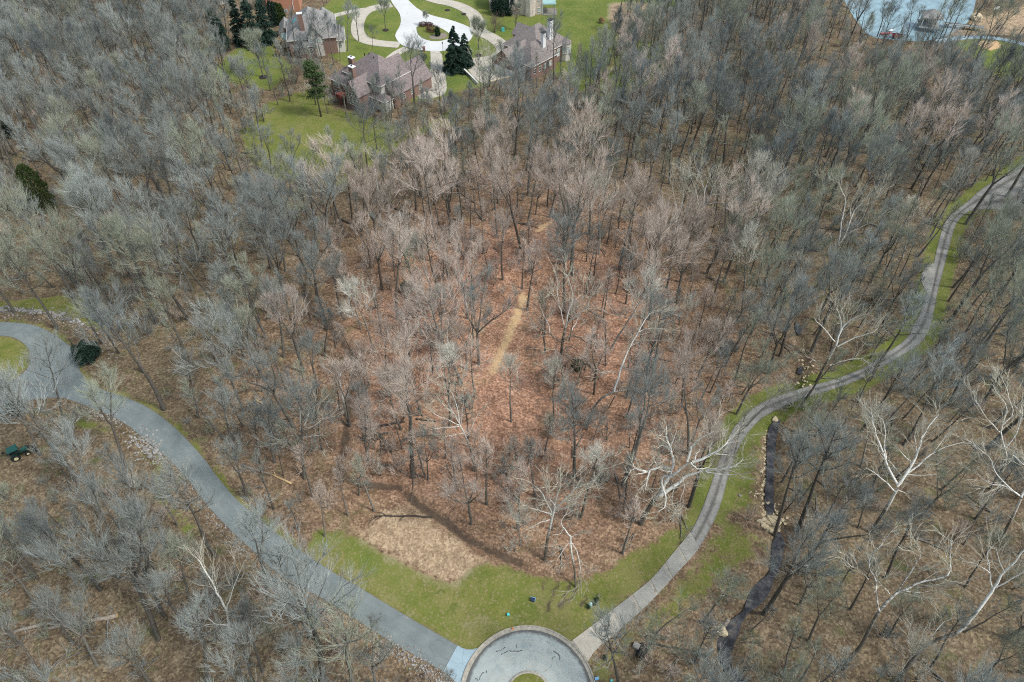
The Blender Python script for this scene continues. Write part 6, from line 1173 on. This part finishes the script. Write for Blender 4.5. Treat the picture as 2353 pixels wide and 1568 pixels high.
# ------------------------------------------------------------------ things round the houses
def wallseg(label, pts_, h, w, mat, cap, name='retaining_wall'):
    P = [G(*p) for p in pts_]; O = P[0]; e = empty(name, O, label=label, cat='wall')
    for a, b in zip(P[:-1], P[1:]):
        d = b - a; L = np.hypot(*d[:2]); c = (a + b) / 2 - O; rz = math.atan2(d[1], d[0]); MB().box((c[0], c[1], h / 2 - .1), (L, w, h + .2), rz).build('course', M[mat], e); MB().box((c[0], c[1], h + .06), (L + .05, w + .12, .12), rz).build('coping', M[cap], e)
wallseg('low stone wall along the downhill side of the garage court', [(1117, 197), (1150, 188), (1188, 180)], .9, .4, 'rock', 'cream_rock'); wallseg('low wall on the woodland side of the garage court', [(1067, 165), (1083, 180), (1098, 196)], .8, .4, 'rock', 'trim')
wallseg('curved brick edging round the small front lawn', [(912, 150), (911, 158), (918, 163), (930, 166)], .7, .35, 'brick', 'mulch', 'brick_edging')
p = G(974.5, 119); mbx = empty('mailbox_pillar', p, label='brick mailbox pillar at the edge of the far turning road', cat='mailbox'); MB().box((0, 0, .75), (.8, .8, 1.5)).build('pillar', M['brick'], mbx); MB().box((0, 0, 1.56), (1.0, 1.0, .12)).build('cap', M['brick'], mbx); MB().box((0, .42, 1.15), (.3, .06, .3)).build('mailbox', M['darkmetal'], mbx)
p = G(1018.5, 126); lp = empty('street_lamp', p, label='slim dark lamp post beside the far turning road', cat='street lamp'); MB().tube([(0, 0, 0), (0, 0, .5), (0, 0, 3.6)], [.12, .07, .05], 8).build('pole', M['darkmetal'], lp); MB().tube([(0, 0, 3.6), (0, 0, 3.75), (0, 0, 4.1), (0, 0, 4.25)], [.08, .2, .16, .02], 8).build('lantern', M['darkmetal'], lp)
p = G(966, 156); ty = empty('play_slide', p, .6, label='coral red plastic outdoor toy with a light blue panel', cat='toy'); MB().add([(-1.2, -.5, .05), (.3, -.5, 1.3), (.3, .5, 1.3), (-1.2, .5, .05), (-1.2, -.5, -.02), (.3, -.5, 1.18), (.3, .5, 1.18), (-1.2, .5, -.02)], [(0, 1, 2, 3), (7, 6, 5, 4), (0, 4, 5, 1), (1, 5, 6, 2), (2, 6, 7, 3), (3, 7, 4, 0)]).build('slide', M['red_cloth'], ty); MB().box((.7, 0, .75), (.8, .9, 1.5)).box((.7, 0, 1.6), (1.1, 1.2, .12)).build('tower', M['red_cloth'], ty); MB().box((.3, 0, 1.75), (.7, .75, .3), 0, .6).build('panel', M['skyblue'], ty); MB().box((-1.7, .3, .25), (.7, .9, .5)).build('bin', M['red_cloth'], ty)
p = G(1156, 72); o = MB().box((0, 0, .5), (1.0, .8, 1.0), 0, .85).box((0, 0, 1.04), (1.0, .8, .1)).build('utility_box', M['aqua'], None); o.location = p; setp(o, label='teal utility box beside the big brown bush', cat='utility box')
for j, (bx, by) in enumerate(((1028, 24), (1066, 33), (1090, 49))): p = G(bx, by); o = MB().tube([(0, 0, -.1), (0, 0, .2)], [1.2, .8], 14).build('mulch_bed', M['mulch'], None); o.location = p; setp(o, label='dark mulch circle in the far lawn, ' + ('farthest along the side drive', 'middle one of three', 'closest to the side drive bend')[j], cat='mulch bed', group='mulch circles in the far lawn')

# lake shore
p = G(2150, 60); pv = empty('lake_pavilion', p, math.radians(-18), label='grey-roofed open pavilion standing on a deck over the lake', cat='pavilion')
MB().box((-3.2, -3.4, 1.4), (6.6, 7.6, .3)).build('platform', M['deck'], pv); m = MB(); roof_part(m, -6.0, -.4, -5.8, -.4, 4.4, 2.2, 'hv', .5); m.build('roof', M['roof_grey'], pv)
for a, b in ((-5.8, -5.6), (-.6, -5.6), (-5.8, -.6), (-.6, -.6)): MB().box((a, b, 2.9), (.25, .25, 3.0)).build('post', M['trim'], pv)
for a, b in ((-5.8, -6.6), (-.6, -6.6), (-5.8, -.2)): MB().box((a, b, .5), (.3, .3, 1.8)).build('pile', M['darkmetal'], pv)
MB().box((-3.2, -.2, 2.6), (5.2, .2, 2.1)).build('screen', M['siding'], pv)
p = G(2190, 60); pr2 = empty('pier', p, math.radians(-16), label='long dark pier linking the lake pavilion to the shore', cat='pier')
for k in range(16): MB().box((-3.6 + k * .82, -1.6, 1.15), (.78, 2.2, .15)).build('plank', M['deck'], pr2)
for k in (-3, 0, 3, 6): MB().box((k, -2.6, .4), (.25, .25, 1.5)).build('pile', M['darkmetal'], pr2)
MB().box((2.4, -2.65, 1.9), (12.5, .1, .1)).build('rail', M['darkmetal'], pr2)
p = G(2060, 88); wg = empty('utility_trailer', p, -.25, label='maroon flatbed trailer parked on the tan lake shore', cat='trailer'); MB().box((0, 0, .75), (3.4, 1.6, .18)).build('bed', M['maroon'], wg)
for s in (-.8, .8): MB().box((0, s, 1.05), (3.4, .08, .5)).build('side', M['maroon'], wg)
for x in (-1.0, 1.0):
    for y in (-.85, .85): MB().wheel((x, y, .36), (0, 1, 0), .36, .2).build('wheel', M['rubber'], wg)
MB().box((2.2, 0, .6), (1.2, .12, .1)).build('drawbar', M['darkmetal'], wg)
def hull(name, label, D, rz, L, W, mat):
    V, F = [], []; n = 9
    for i in range(n):
        t = i / (n - 1) * 2 - 1; w = W / 2 * math.sqrt(max(0, 1 - abs(t) ** 2.4)) + .02; zt = .5 + .15 * t * t
        V += [(t * L / 2, -w, zt), (t * L / 2, -w * .5, .05 + .2 * t * t), (t * L / 2, w * .5, .05 + .2 * t * t), (t * L / 2, w, zt)]
    F = [(4 * i + j, 4 * i + j + 1, 4 * i + j + 5, 4 * i + j + 4) for i in range(n - 1) for j in range(3)] + [(4 * i, 4 * i + 4, 4 * i + 7, 4 * i + 3) for i in range(n - 1)]
    o = MB().add(V, F).build(name, M[mat], None); o.location = G(*D); o.rotation_euler = (0, 0, rz); return setp(o, label=label, cat='boat')
hull('canoe', 'bright red canoe pulled up beside the maroon trailer', (2034, 80), .1, 4.2, 1.0, 'red_cloth'); hull('rowing_boat', 'small white boat at the water behind the red canoe', (2046, 73), .3, 2.6, 1.2, 'white')
p = G(2273, 54); sg = empty('golf_sign', p, .1, label='small pale blue board on a thin pole, tan slope', cat='sign'); MB().tube([(0, 0, 0), (0, 0, 5.2)], .06, 6).build('pole', M['darkmetal'], sg); MB().box((0, -.1, 5.3), (1.8, .1, .9)).build('board', M['white'], sg)
boulder('pale rounded rock on the tan slope above the lake', 2240, 44, 4.5, True, 1)

# ------------------------------------------------------------------ things in the foreground
p = G(168, 795); o = MB().tube([(0, 0, -.2), (0, 0, 1.6), (.05, 0, 2.1)], [.10, .10, .07], 7).build('marker_post', M['log_dark'], None); o.location = p; setp(o, label='dark wooden post at the outer edge of the asphalt loop', cat='post')
# tractor: rear at -x, bucket at +x
p = G(52, 1046); tr_ = empty('tractor', p, math.radians(37), label='compact dark green tractor with a teal canopy and loader bucket', cat='tractor')
MB().box((-.1, 0, .85), (1.9, .62, .5)).box((-.75, 0, 1.15), (.8, 1.0, .25)).build('chassis', M['green_paint'], tr_); MB().box((.75, 0, 1.12), (1.1, .62, .55), 0, .88).build('hood', M['teal_paint'], tr_); MB().box((1.32, 0, 1.0), (.06, .5, .6)).build('grille', M['darkmetal'], tr_)
cn = MB().box((-.6, 0, 2.36), (1.65, 1.45, .09), 0, .97).build('canopy', M['teal_paint'], tr_); MB().box((-.6, 0, 2.43), (1.25, 1.05, .05)).build('panel', M['teal_paint'], cn)
for x in (-1.2, .05):
    for y in (-.58, .58): MB().box((x, y, 1.75), (.07, .07, 1.15)).build('canopy_post', M['darkmetal'], tr_)
MB().box((-.85, 0, 1.4), (.5, .5, .12)).box((-1.08, 0, 1.68), (.1, .5, .5)).build('seat', M['rubber'], tr_); MB().tube([(-.2, 0, 1.3), (-.38, 0, 1.62)], .03, 6).wheel((-.4, 0, 1.64), (-.5, 0, .85), .2, .04).build('steering_wheel', M['darkmetal'], tr_)
for x, r, w in ((-.85, .68, .42), (.95, .44, .3)):
    for s in (-1, 1):
        wl = MB().wheel((x, s * (.72 if r > .5 else .62), r), (0, 1, 0), r, w, 18).build('wheel', M['rubber'], tr_); MB().wheel((x, s * ((.72 if r > .5 else .62) + w * .5 + .01), r), (0, 1, 0), r * .5, .06, 14).build('hub', M['cream_paint'], wl)
        if r > .5:
            MB().add([(x + dx, s * yy, zz) for yy in (.52, .95) for dx, zz in ((-.72, 1.0), (-.5, 1.38), (0, 1.5), (.5, 1.38), (.66, 1.1))], [(i, i + 1, i + 6, i + 5) for i in range(4)]).build('fender', M['green_paint'], tr_)
            MB().tube([(.1, s * .5, 1.35), (1.0, s * .55, 1.3), (1.9, s * .55, .6)], .07, 6).build('loader_arm', M['green_paint'], tr_)
MB().add([(1.8, y, z) for y in (-.8, .8) for z in (.1, .75)] + [(2.5, y, .08) for y in (-.8, .8)] + [(2.0, y, .08) for y in (-.8, .8)], [(0, 1, 3, 2), (6, 4, 5, 7), (0, 2, 7, 6), (0, 6, 1), (2, 3, 7), (1, 6, 4), (3, 5, 7)]).build('bucket', M['darkmetal'], tr_)
MB().tube([(-1.2, .2, .8), (-1.7, .5, 1.0), (-2.15, .85, 1.5)], [.1, .09, .07], 6).box((-2.2, .9, 1.5), (.35, .3, .25)).build('hitch_arm', M['darkmetal'], tr_); MB().box((-1.35, 0, .6), (.25, 1.1, .5)).build('ballast_box', M['darkmetal'], tr_)
# lawn furniture of the utilities
p = G(1224, 1380); ub = empty('utility_box', p, -.25, label='small navy box with a light blue rim in the mown lawn', cat='utility box'); MB().box((0, 0, .22), (.62, .5, .44), 0, .95).build('cabinet', M['navy'], ub); MB().box((0, .27, .46), (.74, .06, .07)).box((.36, -.02, .46), (.06, .52, .07)).build('rim', M['skyblue'], ub)
p = G(1168, 1414); o = MB().box((0, 0, .18), (.34, .32, .36), .2, .9).box((0, 0, .37), (.36, .34, .05), .2).build('meter_pedestal', M['aqua'], None); o.location = p; setp(o, label='tiny aqua pedestal in the mown lawn near the kerb', cat='pedestal')
p = G(1356, 1392); hy = empty('fire_hydrant', p, label='pale aqua fire hydrant beside the gravel drive foot', cat='hydrant'); MB().tube([(0, 0, 0), (0, 0, .07), (0, 0, .071), (0, 0, .75), (0, 0, .76), (0, 0, .82)], [.24, .24, .15, .15, .21, .21], 12).build('barrel', M['pale_aqua'], hy); MB().tube([(0, 0, .82), (0, 0, .95), (0, 0, 1.05), (0, 0, 1.12)], [.19, .15, .06, .05], 12).build('bonnet', M['pale_aqua'], hy)
for a in (0, 1.57, 3.14): MB().tube([(0, 0, .62), (.26 * math.cos(a), .26 * math.sin(a), .62)], [.08, .09], 8).build('nozzle', M['pale_aqua'], hy)
p = G(1376, 1371); o = MB().tube([(-.3, 0, .0), (-.25, 0, .35), (.25, .05, .35), (.3, 0, 0)], .04, 6).tube([(0, -.3, .0), (0, -.2, .3), (0, .25, .32), (0, .3, 0)], .04, 6).build('wire_cage', M['rock'], None); o.location = p; setp(o, label='low grey wire cage in the grass uphill of the hydrant', cat='cage')
for D, s, nm, lb in (((1371, 1561), .42, 'skyblue', 'blue utility box beside the turning circle kerb'), ((1405, 1565), .26, 'aqua', 'tiny teal marker box in grass at the bottom edge')): p = G(*D); o = MB().box((0, 0, s * .4), (s * 1.2, s * .8, s * .8), .2, .92).box((0, 0, s * .84), (s * 1.28, s * .88, s * .12), .2).build('utility_box', M[nm], None); o.location = p; setp(o, label=lb, cat='utility box')
p = G(1177.5, 1446); o = MB().tube([(0, 0, .1), (0, 0, .14), (0, 0, .15), (0, 0, .55)], [.16, .16, .11, .03], 10).build('marker_cone', M['red_cloth'], None); o.location = (p[0], p[1], p[2] + .12); o.active_material = simple('orange_plastic', (.75, .25, .05), .5, .1); setp(o, label='tiny orange cone on the turning circle kerb', cat='cone')
for D, s, lb in (((935, 1420), .3, 'small white stone on the lawn edge of the asphalt'), ((1403, 1519), .3, 'small white stone in grass right of the concrete drive')): boulder(lb, *D, s, False, 1)
p = G(1478, 1488); cv = empty('culvert_pipe', p, math.radians(60), label='dark culvert mouth in a leafy hollow below the concrete drive', cat='culvert'); MB().tube([(-1.6, 0, .1), (.3, 0, .1)], [.6, .6], 16, False).tube([(-1.6, 0, .1), (.3, 0, .1)], [.5, .5], 16, False).build('pipe', M['rubber'], cv); MB().box((-.4, .9, .2), (.8, .9, .7)).build('headwall', M['rock'], cv)
